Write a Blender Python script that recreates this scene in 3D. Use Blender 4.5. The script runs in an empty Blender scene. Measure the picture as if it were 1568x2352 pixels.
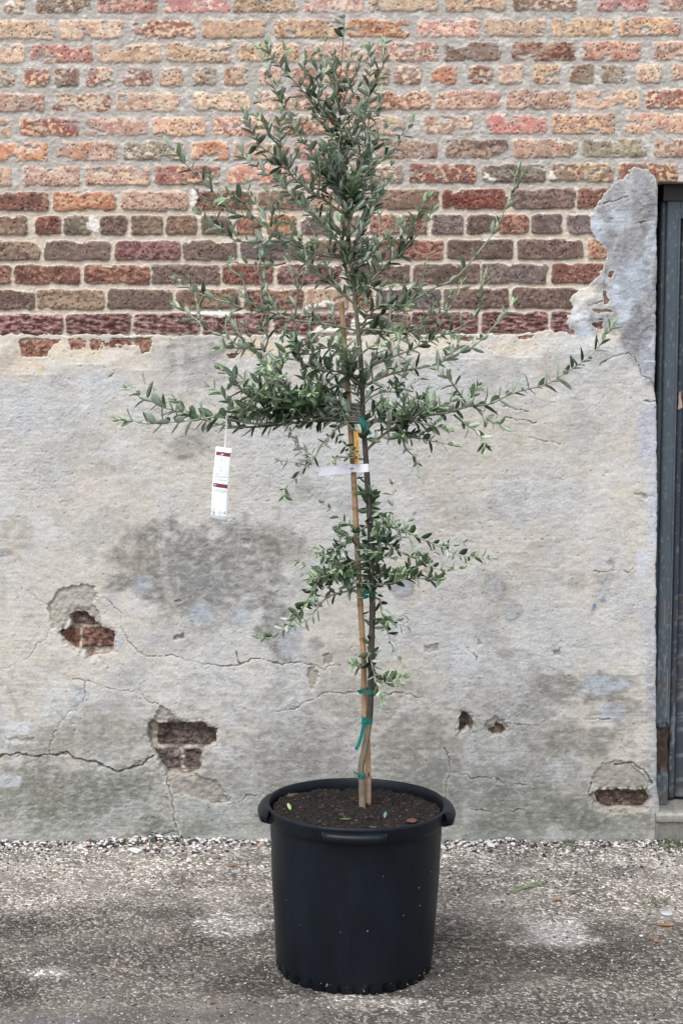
import bpy, math, random
import numpy as np
from mathutils import Vector, Matrix
random.seed(7)
S = bpy.context.scene
R = math.radians

# ---------------------------------------------------------------- camera
F, W0, H0 = 3600.0, 1568.0, 2352.0          # focal length in reference units, frame size
D = 4.68                                     # camera to wall, metres
PITCH = math.atan((1176 - 790) / F)
cp, sp = math.cos(PITCH), math.sin(PITCH)
_t = D / (cp + (1176 - 1936) / F * sp)
HC = -_t * (-sp + (1176 - 1936) / F * cp)
cam_d = bpy.data.cameras.new('camera'); cam = bpy.data.objects.new('camera', cam_d)
S.collection.objects.link(cam); S.camera = cam
cam.location = (0, -D, HC); cam.rotation_euler = (R(90) - PITCH, 0, 0)
cam_d.sensor_fit = 'VERTICAL'; cam_d.sensor_height = 36; cam_d.lens = F / H0 * 36
cam_d.clip_end = 500; cam_d.clip_start = 0.05

def P(u, v, y):                              # a point on the vertical plane at depth y
    a, b = (u - 784) / F, (1176 - v) / F
    t = (D + y) / (cp + b * sp)
    return Vector((a * t, y, HC + t * (-sp + b * cp)))
def WX(u, v=1000): return P(u, v, 0).x
def WZ(v): return P(784, v, 0).z
def G(u, v):                                 # a point on the ground
    a, b = (u - 784) / F, (1176 - v) / F
    t = -HC / (-sp + b * cp)
    return Vector((a * t, -D + t * (cp + b * sp), 0))

# ---------------------------------------------------------------- sky and sun
EL, AZ = 58, 205
w = bpy.data.worlds.new('World'); S.world = w; w.use_nodes = True
nt = w.node_tree; bg = nt.nodes['Background']
sky = nt.nodes.new('ShaderNodeTexSky'); sky.sky_type = 'NISHITA'; sky.sun_disc = False
sky.sun_elevation = R(EL); sky.sun_rotation = R(AZ)
sky.air_density = 1.0; sky.dust_density = 2.0; sky.ozone_density = 1.0
hs = nt.nodes.new('ShaderNodeHueSaturation'); hs.inputs['Saturation'].default_value = 0.42   # overcast: the cloud greys the sky
nt.links.new(sky.outputs[0], hs.inputs['Color']); nt.links.new(hs.outputs[0], bg.inputs[0])
bg.inputs[1].default_value = 0.15
sd = bpy.data.lights.new('sun', 'SUN'); sd.energy = 1.5; sd.angle = R(35); sd.color = (1, 0.992, 0.985)
sun = bpy.data.objects.new('sun', sd); S.collection.objects.link(sun)
az, el = R(AZ), R(EL)
sdir = Vector((math.sin(az) * math.cos(el), math.cos(az) * math.cos(el), math.sin(el)))
sun.rotation_euler = (-sdir).to_track_quat('-Z', 'Y').to_euler()
S.view_settings.view_transform = 'Standard'; S.view_settings.look = 'None'
S.view_settings.gamma = 1; S.view_settings.exposure = 0.90

# ---------------------------------------------------------------- numeric helpers
_rg = np.random.RandomState(3)
_ANG = _rg.rand(256, 256) * 2 * np.pi
_GX, _GY = np.cos(_ANG), np.sin(_ANG)
_RV = _rg.rand(256, 256, 4)
def pn(x, y, s=0):
    x = x + s * 17.31; y = y + s * 9.77
    x0 = np.floor(x).astype(np.int64); y0 = np.floor(y).astype(np.int64)
    fx, fy = x - x0, y - y0
    u = fx * fx * fx * (fx * (fx * 6 - 15) + 10); v = fy * fy * fy * (fy * (fy * 6 - 15) + 10)
    def g(i, j, dx, dy):
        a, b = (x0 + i + s * 31) & 255, (y0 + j + s * 57) & 255
        return _GX[a, b] * dx + _GY[a, b] * dy
    n0 = g(0, 0, fx, fy) * (1 - u) + g(1, 0, fx - 1, fy) * u
    n1 = g(0, 1, fx, fy - 1) * (1 - u) + g(1, 1, fx - 1, fy - 1) * u
    return (n0 * (1 - v) + n1 * v) * 1.5
def fbm(x, y, o=4, s=0):
    r = 0; a = 1.0; t = 0
    for k in range(o):
        x, y = 0.86 * x - 0.51 * y, 0.51 * x + 0.86 * y            # turn each octave so that no lattice shows
        r = r + a * pn(x * 2 ** k, y * 2 ** k, s + k); t += a; a *= 0.5
    return r / t * 1.4
def worley(x, y, s=0):                       # distance to the nearest seed, and its random number
    x0 = np.floor(x).astype(np.int64); y0 = np.floor(y).astype(np.int64)
    best = np.full(x.shape, 9.0); rid = np.zeros(x.shape)
    for i in (-1, 0, 1):
        for j in (-1, 0, 1):
            a, b = (x0 + i + s * 41) & 255, (y0 + j + s * 23) & 255
            d = np.hypot(x0 + i + _RV[a, b, 0] - x, y0 + j + _RV[a, b, 1] - y)
            m = d < best; best = np.where(m, d, best); rid = np.where(m, _RV[a, b, 2], rid)
    return best, rid
def ss(a, b, x): t = np.clip((x - a) / (b - a), 0, 1); return t * t * (3 - 2 * t)
def lin(c, k=0.74):
    c = np.array(c, float) / 255
    return np.where(c <= 0.04045, c / 12.92, ((c + 0.055) / 1.055) ** 2.4) * k
def sdpoly(X, Z, pts):                       # signed distance, negative inside
    d = np.full(X.shape, 1e9); inside = np.zeros(X.shape, bool); n = len(pts)
    for i in range(n):
        ax, az_ = pts[i]; bx, bz = pts[(i + 1) % n]
        ex, ez = bx - ax, bz - az_; L = ex * ex + ez * ez + 1e-12
        t = np.clip(((X - ax) * ex + (Z - az_) * ez) / L, 0, 1)
        d = np.minimum(d, np.hypot(X - ax - t * ex, Z - az_ - t * ez))
        c = ((az_ > Z) != (bz > Z)) & (X < ex * (Z - az_) / (bz - az_ if bz != az_ else 1e-9) + ax)
        inside ^= c
    return np.where(inside, -d, d)
def dline(X, Z, pts):
    d = np.full(X.shape, 1e9)
    for (ax, az_), (bx, bz) in zip(pts[:-1], pts[1:]):
        ex, ez = bx - ax, bz - az_; L = ex * ex + ez * ez + 1e-12
        t = np.clip(((X - ax) * ex + (Z - az_) * ez) / L, 0, 1)
        d = np.minimum(d, np.hypot(X - ax - t * ex, Z - az_ - t * ez))
    return d
def wall_pts(pts): return [(P(u, v, 0).x, P(u, v, 0).z) for u, v in pts]
def window(xs, zs, pts, pad):
    px = [p[0] for p in pts]; pz = [p[1] for p in pts]
    i0, i1 = np.searchsorted(xs, min(px) - pad), np.searchsorted(xs, max(px) + pad)
    j0, j1 = np.searchsorted(zs, min(pz) - pad), np.searchsorted(zs, max(pz) + pad)
    return slice(j0, j1), slice(i0, i1)

# ---------------------------------------------------------------- object helpers
def link(o, parent=None):
    S.collection.objects.link(o)
    if parent: o.parent = parent
    return o
def tag(o, label=None, cat=None, group=None, kind=None):
    if label: o['label'] = label
    if cat: o['category'] = cat
    if group: o['group'] = group
    if kind: o['kind'] = kind
    return o
def empty(name, loc, label, cat, group=None):
    o = bpy.data.objects.new(name, None); o.location = loc; o.empty_display_size = 0.1
    link(o); return tag(o, label, cat, group)
def mesh_np(name, V, Fq, mat, parent=None, col=None, smooth=True):
    V = np.asarray(V, np.float32); Fq = np.asarray(Fq, np.int32)
    me = bpy.data.meshes.new(name); n = len(Fq); k = Fq.shape[1]
    me.vertices.add(len(V)); me.vertices.foreach_set('co', V.ravel())
    me.loops.add(n * k); me.loops.foreach_set('vertex_index', Fq.ravel())
    me.polygons.add(n); me.polygons.foreach_set('loop_start', np.arange(0, n * k, k, dtype=np.int32))
    me.polygons.foreach_set('loop_total', np.full(n, k, np.int32))
    me.update(calc_edges=True)
    me.polygons.foreach_set('use_smooth', np.full(n, smooth, bool))
    if col is not None:
        a = me.color_attributes.new('col', 'FLOAT_COLOR', 'POINT')
        c = np.ones((len(V), 4), np.float32); c[:, :col.shape[1]] = col
        a.data.foreach_set('color', c.ravel())
    me.materials.append(mat); me.validate()
    return link(bpy.data.objects.new(name, me), parent)
class MB:                                    # collects vertices and faces of ONE mesh
    def __init__(s): s.v = []; s.f = []; s.c = []
    def add(s, vs, fs, c=(1, 1, 1)):
        o = len(s.v); s.v += [tuple(v) for v in vs]; s.f += [tuple(i + o for i in f) for f in fs]
        s.c += [tuple(c)] * len(vs) if not isinstance(c, list) else c
    def box(s, a, b, c=(1, 1, 1)):
        (x0, y0, z0), (x1, y1, z1) = a, b
        s.add([(x0, y0, z0), (x1, y0, z0), (x1, y1, z0), (x0, y1, z0), (x0, y0, z1), (x1, y0, z1), (x1, y1, z1), (x0, y1, z1)],
              [(0, 3, 2, 1), (4, 5, 6, 7), (0, 1, 5, 4), (1, 2, 6, 5), (2, 3, 7, 6), (3, 0, 4, 7)], c)
    def tube(s, pts, rad, n=6, c=(1, 1, 1), cap=True):
        pts = [Vector(p) for p in pts]; N = len(pts); vs = []; cs = []
        up = Vector((0.3, 1, 0.2)).normalized()
        for i, p in enumerate(pts):
            T = (pts[min(i + 1, N - 1)] - pts[max(i - 1, 0)]).normalized()
            A = (up - T * up.dot(T)).normalized(); B = T.cross(A); up = A
            r = rad[i] if isinstance(rad, (list, tuple)) else rad
            for k in range(n):
                th = 2 * math.pi * k / n; vs.append(p + A * math.cos(th) * r + B * math.sin(th) * r)
                cs.append(c[i] if isinstance(c, list) else c)
        fs = [(i * n + k, i * n + (k + 1) % n, (i + 1) * n + (k + 1) % n, (i + 1) * n + k) for i in range(N - 1) for k in range(n)]
        if cap: fs += [tuple(range(n))[::-1], tuple((N - 1) * n + k for k in range(n))]
        s.add(vs, fs, cs)
    def sheet(s, rows, th, c=(1, 1, 1)):     # a thin solid sheet through rows of points, thickness th
        nr, nc = len(rows), len(rows[0]); top = []; bot = []
        for i in range(nr):
            for j in range(nc):
                a = Vector(rows[min(i + 1, nr - 1)][j]) - Vector(rows[max(i - 1, 0)][j])
                b = Vector(rows[i][min(j + 1, nc - 1)]) - Vector(rows[i][max(j - 1, 0)])
                n = a.cross(b).normalized() * th / 2; p = Vector(rows[i][j])
                top.append(p + n); bot.append(p - n)
        q = lambda i, j: i * nc + j; M = nr * nc; f = []
        for i in range(nr - 1):
            for j in range(nc - 1):
                f.append((q(i, j), q(i + 1, j), q(i + 1, j + 1), q(i, j + 1)))
                f.append((M + q(i, j), M + q(i, j + 1), M + q(i + 1, j + 1), M + q(i + 1, j)))
        ring = [q(0, j) for j in range(nc)] + [q(i, nc - 1) for i in range(1, nr)] + [q(nr - 1, j) for j in range(nc - 2, -1, -1)] + [q(i, 0) for i in range(nr - 2, 0, -1)]
        for a, b in zip(ring, ring[1:] + ring[:1]): f.append((a, b, M + b, M + a))
        s.add(top + bot, f, c)
    def build(s, name, mat, parent=None, smooth=False):
        me = bpy.data.meshes.new(name); me.from_pydata(s.v, [], s.f); me.update()
        a = me.color_attributes.new('col', 'FLOAT_COLOR', 'POINT')
        a.data.foreach_set('color', np.array([(c[0], c[1], c[2], 1) for c in s.c], np.float32).ravel())
        if smooth: me.polygons.foreach_set('use_smooth', [True] * len(me.polygons))
        me.materials.append(mat)
        return link(bpy.data.objects.new(name, me), parent)

# ---------------------------------------------------------------- materials
def material(name, color=None, rough=0.9, spec=0.3, noise=(60, 0.25), bump=(300, 0.3, 0.001), stretch=(1, 1, 1), use_col=True, trans=0, subs=None):
    m = bpy.data.materials.new(name); m.use_nodes = True; t = m.node_tree; N = t.nodes; L = t.links
    b = N['Principled BSDF']; b.inputs['Roughness'].default_value = rough
    b.inputs['Specular IOR Level'].default_value = spec
    tc = N.new('ShaderNodeTexCoord'); mp = N.new('ShaderNodeMapping'); mp.inputs['Scale'].default_value = stretch
    L.new(tc.outputs['Object'], mp.inputs[0])
    if use_col:
        at = N.new('ShaderNodeAttribute'); at.attribute_name = 'col'; src = at.outputs['Color']
    else:
        rgb = N.new('ShaderNodeRGB'); rgb.outputs[0].default_value = (*color, 1); src = rgb.outputs[0]
    n1 = N.new('ShaderNodeTexNoise'); n1.inputs['Scale'].default_value = noise[0]; n1.inputs['Detail'].default_value = 6; n1.inputs['Roughness'].default_value = 0.7
    L.new(mp.outputs[0], n1.inputs['Vector'])
    mr = N.new('ShaderNodeMapRange'); mr.inputs['From Min'].default_value = 0.25; mr.inputs['From Max'].default_value = 0.75
    mr.inputs['To Min'].default_value = 1 - noise[1]; mr.inputs['To Max'].default_value = 1 + noise[1]
    L.new(n1.outputs['Fac'], mr.inputs['Value'])
    mul = N.new('ShaderNodeVectorMath'); mul.operation = 'MULTIPLY'
    L.new(src, mul.inputs[0]); L.new(mr.outputs[0], mul.inputs[1]); L.new(mul.outputs[0], b.inputs['Base Color'])
    n2 = N.new('ShaderNodeTexNoise'); n2.inputs['Scale'].default_value = bump[0]; n2.inputs['Detail'].default_value = 4
    L.new(mp.outputs[0], n2.inputs['Vector'])
    bu = N.new('ShaderNodeBump'); bu.inputs['Strength'].default_value = bump[1]; bu.inputs['Distance'].default_value = bump[2]
    L.new(n2.outputs['Fac'], bu.inputs['Height']); L.new(bu.outputs[0], b.inputs['Normal'])
    if trans:
        b.inputs['Transmission Weight'].default_value = 0
        tr = N.new('ShaderNodeBsdfTranslucent'); mx = N.new('ShaderNodeMixShader'); mx.inputs[0].default_value = trans
        L.new(mul.outputs[0], tr.inputs[0]); L.new(b.outputs[0], mx.inputs[1]); L.new(tr.outputs[0], mx.inputs[2])
        L.new(mx.outputs[0], N['Material Output'].inputs[0])
    return m
M_brick = material('brick', noise=(190, 0.24), bump=(260, 0.6, 0.0016))
M_plaster = material('plaster', noise=(330, 0.17), bump=(420, 0.5, 0.0011), stretch=(0.8, 1, 1.2))
M_paint = material('old_paint', rough=0.55, noise=(30, 0.12), bump=(60, 0.3, 0.002), stretch=(1, 1, 0.25))
M_step = material('step_concrete', noise=(120, 0.3), bump=(200, 0.6, 0.002))
M_pot = material('pot_plastic', color=(0.0042, 0.0066, 0.0105), rough=0.44, spec=0.22, stretch=(1, 1, .35), noise=(11, 0.6), bump=(90, 0.12, 0.001), use_col=False)
M_soil = material('soil', noise=(150, 0.35), bump=(250, 0.8, 0.003))
M_bark = material('bark', noise=(90, 0.35), bump=(180, 0.8, 0.002), stretch=(1, 1, 0.4))
M_bamboo = material('bamboo', rough=0.5, noise=(80, 0.15), bump=(120, 0.3, 0.0008), stretch=(1, 1, 0.08))
M_leaf = material('leaf', rough=0.45, spec=0.32, noise=(120, 0.16), bump=(200, 0.15, 0.0005), trans=0.12)
M_tie = material('tie_tape', color=(0.0, 0.155, 0.125), rough=0.3, spec=0.5, noise=(100, 0.12), bump=(150, 0.25, 0.001), use_col=False, trans=0.15)
M_card = material('card', rough=0.5, noise=(20, 0.03), bump=(60, 0.05, 0.0005))
M_stone = material('stone', noise=(160, 0.2), bump=(300, 0.5, 0.001))
M_dry = material('dry_leaf', rough=0.8, noise=(150, 0.3), bump=(200, 0.5, 0.001))

# ================================================================= GROUND
DOORX = WX(1509, 1100)
def ground_material():
    m = bpy.data.materials.new('aggregate_paving'); m.use_nodes = True; t = m.node_tree; N = t.nodes; L = t.links
    b = N['Principled BSDF']; b.inputs['Roughness'].default_value = 0.88; b.inputs['Specular IOR Level'].default_value = 0.25
    at = N.new('ShaderNodeAttribute'); at.attribute_name = 'col'
    tc = N.new('ShaderNodeTexCoord')
    nz = N.new('ShaderNodeTexNoise'); nz.inputs['Scale'].default_value = 90; nz.inputs['Detail'].default_value = 2
    L.new(tc.outputs['Object'], nz.inputs['Vector'])
    off = N.new('ShaderNodeVectorMath'); off.operation = 'MULTIPLY_ADD'; off.inputs[1].default_value = (0.003,) * 3
    L.new(nz.outputs['Color'], off.inputs[0]); L.new(tc.outputs['Object'], off.inputs[2])
    def vor(scale, feature='F1'):
        v = N.new('ShaderNodeTexVoronoi'); v.voronoi_dimensions = '2D'; v.feature = feature; v.inputs['Scale'].default_value = scale
        L.new(off.outputs[0], v.inputs['Vector']); return v
    def ramp(src, stops):
        r = N.new('ShaderNodeValToRGB'); r.color_ramp.interpolation = 'CONSTANT' if len(stops) > 3 else 'LINEAR'
        while len(r.color_ramp.elements) > 1: r.color_ramp.elements.remove(r.color_ramp.elements[-1])
        r.color_ramp.elements[0].position, r.color_ramp.elements[0].color = stops[0][0], (*stops[0][1], 1)
        for p, c in stops[1:]:
            e = r.color_ramp.elements.new(p); e.color = (*c, 1)
        L.new(src, r.inputs[0]); return r.outputs[0]
    def mix(f, a, c, mode='MIX'):
        x = N.new('ShaderNodeMix'); x.data_type = 'RGBA'; x.blend_type = mode
        if isinstance(f, float): x.inputs[0].default_value = f
        else: L.new(f, x.inputs[0])
        L.new(a, x.inputs[6]); L.new(c, x.inputs[7]); return x.outputs[2]
    v1 = vor(122); v2 = vor(122, 'DISTANCE_TO_EDGE')
    sep = N.new('ShaderNodeSeparateColor'); L.new(v1.outputs['Color'], sep.inputs[0])
    g = lambda x, w=0.0: (x * (1 + w), x, x * (1 - w))
    stones = ramp(sep.outputs[0], [(0, g(0.5, .1)), (0.16, g(0.6, .06)), (0.34, g(0.85, .06)), (0.55, g(1.15, .05)), (0.7, g(1.6, .04)), (0.83, g(2.2, .03)), (0.94, g(2.8, .02))])
    edge = ramp(v2.outputs['Distance'], [(0.02, (0.5, 0.48, 0.46)), (0.16, (1, 1, 1))])
    speck = mix(1.0, stones, edge, 'MULTIPLY')
    one = N.new('ShaderNodeRGB'); one.outputs[0].default_value = (1.15, 1.12, 1.08, 1)
    sp_ = mix(at.outputs['Alpha'], one.outputs[0], speck)
    n3 = N.new('ShaderNodeTexNoise'); n3.inputs['Scale'].default_value = 320; n3.inputs['Detail'].default_value = 3; L.new(tc.outputs['Object'], n3.inputs['Vector'])
    fine = ramp(n3.outputs['Fac'], [(0.3, (0.6, 0.6, 0.6)), (0.7, (1.4, 1.4, 1.4))])
    c = mix(1.0, at.outputs['Color'], sp_, 'MULTIPLY'); c = mix(1.0, c, fine, 'MULTIPLY')
    L.new(c, b.inputs['Base Color'])
    inv = N.new('ShaderNodeMath'); inv.operation = 'MULTIPLY_ADD'; inv.inputs[1].default_value = -1.0; inv.inputs[2].default_value = 1.0
    L.new(v1.outputs['Distance'], inv.inputs[0])
    bu = N.new('ShaderNodeBump'); bu.inputs['Strength'].default_value = 0.9; bu.inputs['Distance'].default_value = 0.006
    mh = N.new('ShaderNodeMath'); mh.operation = 'MULTIPLY'; L.new(inv.outputs[0], mh.inputs[0]); L.new(at.outputs['Alpha'], mh.inputs[1])
    ad = N.new('ShaderNodeMath'); ad.operation = 'MULTIPLY_ADD'; ad.inputs[1].default_value = 0.35
    L.new(n3.outputs['Fac'], ad.inputs[0]); L.new(mh.outputs[0], ad.inputs[2])
    L.new(ad.outputs[0], bu.inputs['Height']); L.new(bu.outputs[0], b.inputs['Normal'])
    return m
xs = np.concatenate([-np.geomspace(40, 1.62, 22), np.arange(-1.6, 1.601, 0.012), np.geomspace(1.62, 40, 22)])
ys = np.concatenate([-np.geomspace(60, 2.12, 26), np.arange(-2.1, 0.301, 0.012)])
X, Y = np.meshgrid(xs, ys)
near = np.exp(-np.maximum(np.hypot(X, Y + 1) - 1.5, 0) / 1.5)
def gz(X, Y): return (fbm(X * 2.5, Y * 2.5, 3, 5) * 0.006 + fbm(X * 14, Y * 14, 3, 8) * 0.0022)
Zg = gz(X, Y) * near + 0.010 * ss(-0.28, 0.0, Y)
col = np.zeros(X.shape + (4,)); n = fbm(X * 1.8, Y * 3.2, 4, 11); n2 = fbm(X * 7, Y * 9, 4, 15)
base = lin((124, 120, 115)); dark = lin((90, 87, 83)); light = lin((178, 174, 168)); pale = lin((198, 197, 196)); smooth_ = lin((112, 110, 110))
wv = ss(-0.05, 0.45, n)[..., None]
c = base * (1 - wv) + dark * wv
wl = (ss(-0.85, -0.35, Y) * (0.55 + 0.45 * ss(-0.3, 0.3, n2)) * 0.9)[..., None]; c = c * (1 - wl) + light * wl
def patch(c, u, v, ru, rv, colr, s, seed):
    p = G(u, v); rx = abs(G(u + ru, v).x - p.x); ry = abs(G(u, v + rv).y - G(u, v - rv).y) / 2
    d = np.hypot((X - p.x) / rx, (Y - p.y) / ry) + fbm(X * 9, Y * 9, 4, seed) * 0.55
    k = (ss(1.1, 0.45, d) * s)[..., None]; return c * (1 - k) + colr * k
for u, v, ru, rv, cc, s in [(540, 2125, 95, 40, pale, .6), (1270, 2140, 110, 50, pale, .55), (80, 2075, 90, 22, light, .6), (95, 2232, 60, 16, pale, .7), (250, 2010, 160, 20, light, .5),
                            (1500, 2080, 120, 40, light, .6), (830, 2305, 190, 26, light, .75), (150, 2340, 150, 22, smooth_, .8), (60, 2130, 130, 35, dark, .85), (250, 2190, 220, 45, dark, .45), (450, 2210, 170, 55, dark, .45),
                            (1080, 2150, 110, 55, dark, .45), (1360, 2220, 170, 30, dark, .7), (1450, 2320, 140, 25, dark, .5), (420, 2100, 120, 18, dark, .6), (700, 2330, 300, 40, dark, .6), (330, 2335, 220, 24, dark, .5), (1150, 2330, 200, 25, dark, .5), (1100, 2050, 90, 18, base, .7)]:
    c = patch(c, u, v, ru, rv, cc, s, 20 + int(u) % 7)
c = c * (1 + 0.16 * n2[..., None])
col[..., :3] = c; col[..., 3] = np.clip(0.74 + 0.4 * fbm(X * 3, Y * 4, 3, 31), 0.3, 1) * (1 - 0.55 * ss(G(0, 2290).y + .02, G(0, 2325).y, Y) * ss(0.1, -0.1, X))
nx, ny = len(xs), len(ys); I = np.arange(nx * ny).reshape(ny, nx)
Fq = np.stack([I[:-1, :-1], I[:-1, 1:], I[1:, 1:], I[1:, :-1]], -1).reshape(-1, 4)
ground = mesh_np('ground', np.stack([X, Y, Zg], -1).reshape(-1, 3), Fq, ground_material(), None, col.reshape(-1, 4))
tag(ground, 'worn grey brown pavement of exposed aggregate with pale patches', None, None, 'structure')

# ================================================================= BUILDING
building = empty('brick_building', (0, 0, 0), 'old Chicago brick building side with crumbling grey cement render below and a blue grey door', 'building')
PAL = {  # brick colours as they look in even light
 'T': [(204, 172, 144), (186, 148, 128), (226, 200, 172)], 'P': [(204, 162, 144), (182, 138, 122), (224, 194, 170)],
 'K': [(196, 138, 128), (166, 114, 104), (218, 174, 160)], 'R': [(152, 102, 88), (122, 82, 72), (192, 148, 126)],
 'O': [(204, 146, 114), (172, 116, 92), (224, 188, 150)], 'D': [(128, 106, 96), (108, 88, 80), (152, 126, 112)],
 'B': [(148, 122, 104), (122, 98, 86), (182, 154, 130)], 'G': [(152, 138, 118), (128, 114, 98), (182, 166, 138)],
 'M': [(132, 86, 80), (106, 68, 66), (172, 132, 126)], 'V': [(132, 114, 110), (112, 96, 92), (156, 138, 130)],
 'X': [(142, 80, 66), (118, 64, 54), (166, 106, 88)]}
C = [  # course: top/bottom at the left edge, top/bottom at the right edge, bricks (left, right, colour)
 (-14, 31, -18, 24, [(-110, -2, 'R'), (10, 60, 'R'), (82, 208, 'B'), (222, 363, 'K'), (377, 530, 'K'), (534, 685, 'P'), (694, 836, 'P'), (846, 1004, 'T'), (1021, 1161, 'P'), (1176, 1326, 'B'), (1371, 1489, 'K'), (1516, 1660, 'T')]),
 (47, 91, 41, 82, [(-10, 128, 'T'), (137, 282, 'T'), (302, 448, 'R'), (461, 609, 'P'), (631, 782, 'T'), (797, 939, 'O'), (957, 1102, 'T'), (1112, 1252, 'T'), (1267, 1409, 'T'), (1417, 1564, 'T')]),
 (102, 145, 94, 138, [(-90, 57, 'T'), (71, 214, 'K'), (225, 371, 'T'), (381, 530, 'T'), (545, 687, 'T'), (697, 845, 'P'), (859, 1006, 'K'), (1019, 1149, 'B'), (1174, 1321, 'R'), (1334, 1469, 'P'), (1499, 1640, 'P')]),
 (157, 200, 147, 190, [(-40, 32, 'G'), (52, 115, 'R'), (125, 182, 'G'), (200, 260, 'R'), (283, 350, 'R'), (363, 420, 'T'), (442, 495, 'G'), (515, 570, 'T'), (595, 645, 'P'), (670, 725, 'K'), (745, 818, 'R'), (834, 895, 'T'), (904, 969, 'B'), (990, 1046, 'O'), (1075, 1131, 'R'), (1145, 1201, 'T'), (1224, 1286, 'T'), (1306, 1364, 'G'), (1379, 1439, 'G'), (1459, 1519, 'T'), (1540, 1600, 'P')]),
 (215, 257, 205, 249, [(-60, 102, 'P'), (119, 255, 'R'), (267, 415, 'P'), (444, 574, 'T'), (589, 720, 'K'), (733, 836, 'P'), (846, 989, 'O'), (999, 1148, 'P'), (1162, 1311, 'P'), (1324, 1466, 'P'), (1483, 1630, 'R')]),
 (272, 314, 260, 306, [(-115, 27, 'T'), (45, 182, 'R'), (195, 340, 'P'), (351, 473, 'T'), (489, 617, 'K'), (628, 775, 'O'), (786, 929, 'T'), (975, 1087, 'T'), (1116, 1254, 'K'), (1266, 1411, 'P'), (1437, 1590, 'T')]),
 (327, 371, 317, 360, [(-40, 111, 'O'), (129, 270, 'O'), (284, 425, 'G'), (439, 524, 'O'), (535, 668, 'P'), (678, 838, 'K'), (859, 1004, 'B'), (1021, 1166, 'B'), (1179, 1326, 'P'), (1336, 1484, 'G'), (1501, 1650, 'P')]),
 (383, 428, 374, 416, [(-125, 26, 'T'), (54, 184, 'P'), (196, 345, 'T'), (356, 505, 'R'), (520, 668, 'O'), (685, 832, 'K'), (846, 925, 'B'), (939, 1091, 'R'), (1104, 1251, 'D'), (1261, 1409, 'B'), (1419, 1556, 'R'), (1568, 1700, 'V')]),
 (441, 485, 431, 478, [(-40, 112, 'R'), (122, 267, 'O'), (279, 431, 'P'), (438, 580, 'R'), (592, 700, 'B'), (712, 838, 'T'), (853, 1006, 'B'), (1014, 1164, 'X'), (1173, 1319, 'D'), (1324, 1490, 'R')]),
 (496, 540, 490, 537, [(-30, 65, 'B'), (82, 142, 'R'), (147, 207, 'G'), (230, 292, 'D'), (300, 374, 'B'), (381, 452, 'B'), (462, 532, 'D'), (540, 600, 'R'), (612, 682, 'O'), (692, 765, 'V'), (778, 836, 'B'), (849, 919, 'R'), (924, 984, 'R'), (990, 1063, 'V'), (1070, 1138, 'D'), (1144, 1213, 'R'), (1219, 1291, 'V'), (1300, 1420, 'V')]),
 (554, 598, 548, 595, [(-50, 92, 'B'), (100, 254, 'D'), (264, 416, 'M'), (420, 544, 'D'), (553, 690, 'V'), (700, 838, 'B'), (853, 1018, 'R'), (1026, 1178, 'D'), (1187, 1338, 'D'), (1349, 1440, 'O')]),
 (609, 653, 604, 652, [(-125, 25, 'R'), (32, 184, 'R'), (194, 345, 'R'), (348, 505, 'D'), (509, 629, 'R'), (637, 785, 'M'), (797, 941, 'D'), (949, 1101, 'D'), (1104, 1256, 'V'), (1266, 1440, 'R')]),
 (665, 711, 661, 708, [(-70, 80, 'D'), (84, 240, 'B'), (246, 397, 'D'), (404, 550, 'B'), (560, 697, 'R'), (705, 800, 'T'), (808, 855, 'O'), (863, 1011, 'V'), (1016, 1168, 'D'), (1176, 1400, 'D')]),
 (721, 769, 714, 764, [(-100, 145, 'M'), (151, 301, 'M'), (306, 459, 'M'), (465, 620, 'M'), (628, 782, 'M'), (790, 940, 'M'), (944, 1096, 'M'), (1104, 1259, 'M'), (1264, 1400, 'M')]),
 (778, 824, 772, 822, [(-60, 35, 'R'), (44, 150, 'R'), (158, 300, 'R'), (308, 455, 'R'), (465, 610, 'R'), (620, 770, 'R'), (780, 925, 'R'), (935, 1080, 'R'), (1090, 1240, 'R'), (1250, 1400, 'R')])]
bricks = []       # x0, x1, z0, z1, colour
rb = random.Random(5)
for k, (lt, lb, rt, rbm, row) in enumerate(C):
    def zz(u, a, b): return WZ(a + (b - a) * u / 1568)
    for (a, b, cc) in row:
        um = (a + b) / 2; vm = (lt + lb) / 2
        bricks.append((P(a, vm, 0).x, P(b, vm, 0).x, zz(um, lb, rbm), zz(um, lt, rt), cc))
    zl0, zl1 = WZ(lb), WZ(lt); zr0, zr1 = WZ(rbm), WZ(rt)
    step = 0.078 if k in (3, 9) else 0.196
    xx = P(row[0][0], lt, 0).x - 0.014
    while xx > -3.2: bricks.append((xx - step, xx, zl0, zl1, rb.choice('TPRBO' if k < 8 else 'DRBM'))); xx -= step + 0.014
    xx = P(row[-1][1], rt, 0).x + 0.014
    while xx < 3.6: bricks.append((xx, xx + step, zr0, zr1, rb.choice('TPRBO' if k < 8 else 'DRBM'))); xx += step + 0.014
zt = WZ(-18) + 0.014; k = 0
while zt < 3.3:
    step = 0.078 if k == 3 else 0.196; xx = -3.2 + rb.random() * 0.2
    while xx < 3.6: bricks.append((xx, xx + step, zt, zt + 0.058, rb.choice('TTPPKORB'))); xx += step + 0.014
    zt += 0.072; k += 1
zt = WZ(824) - 0.014; k = 0
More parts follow.
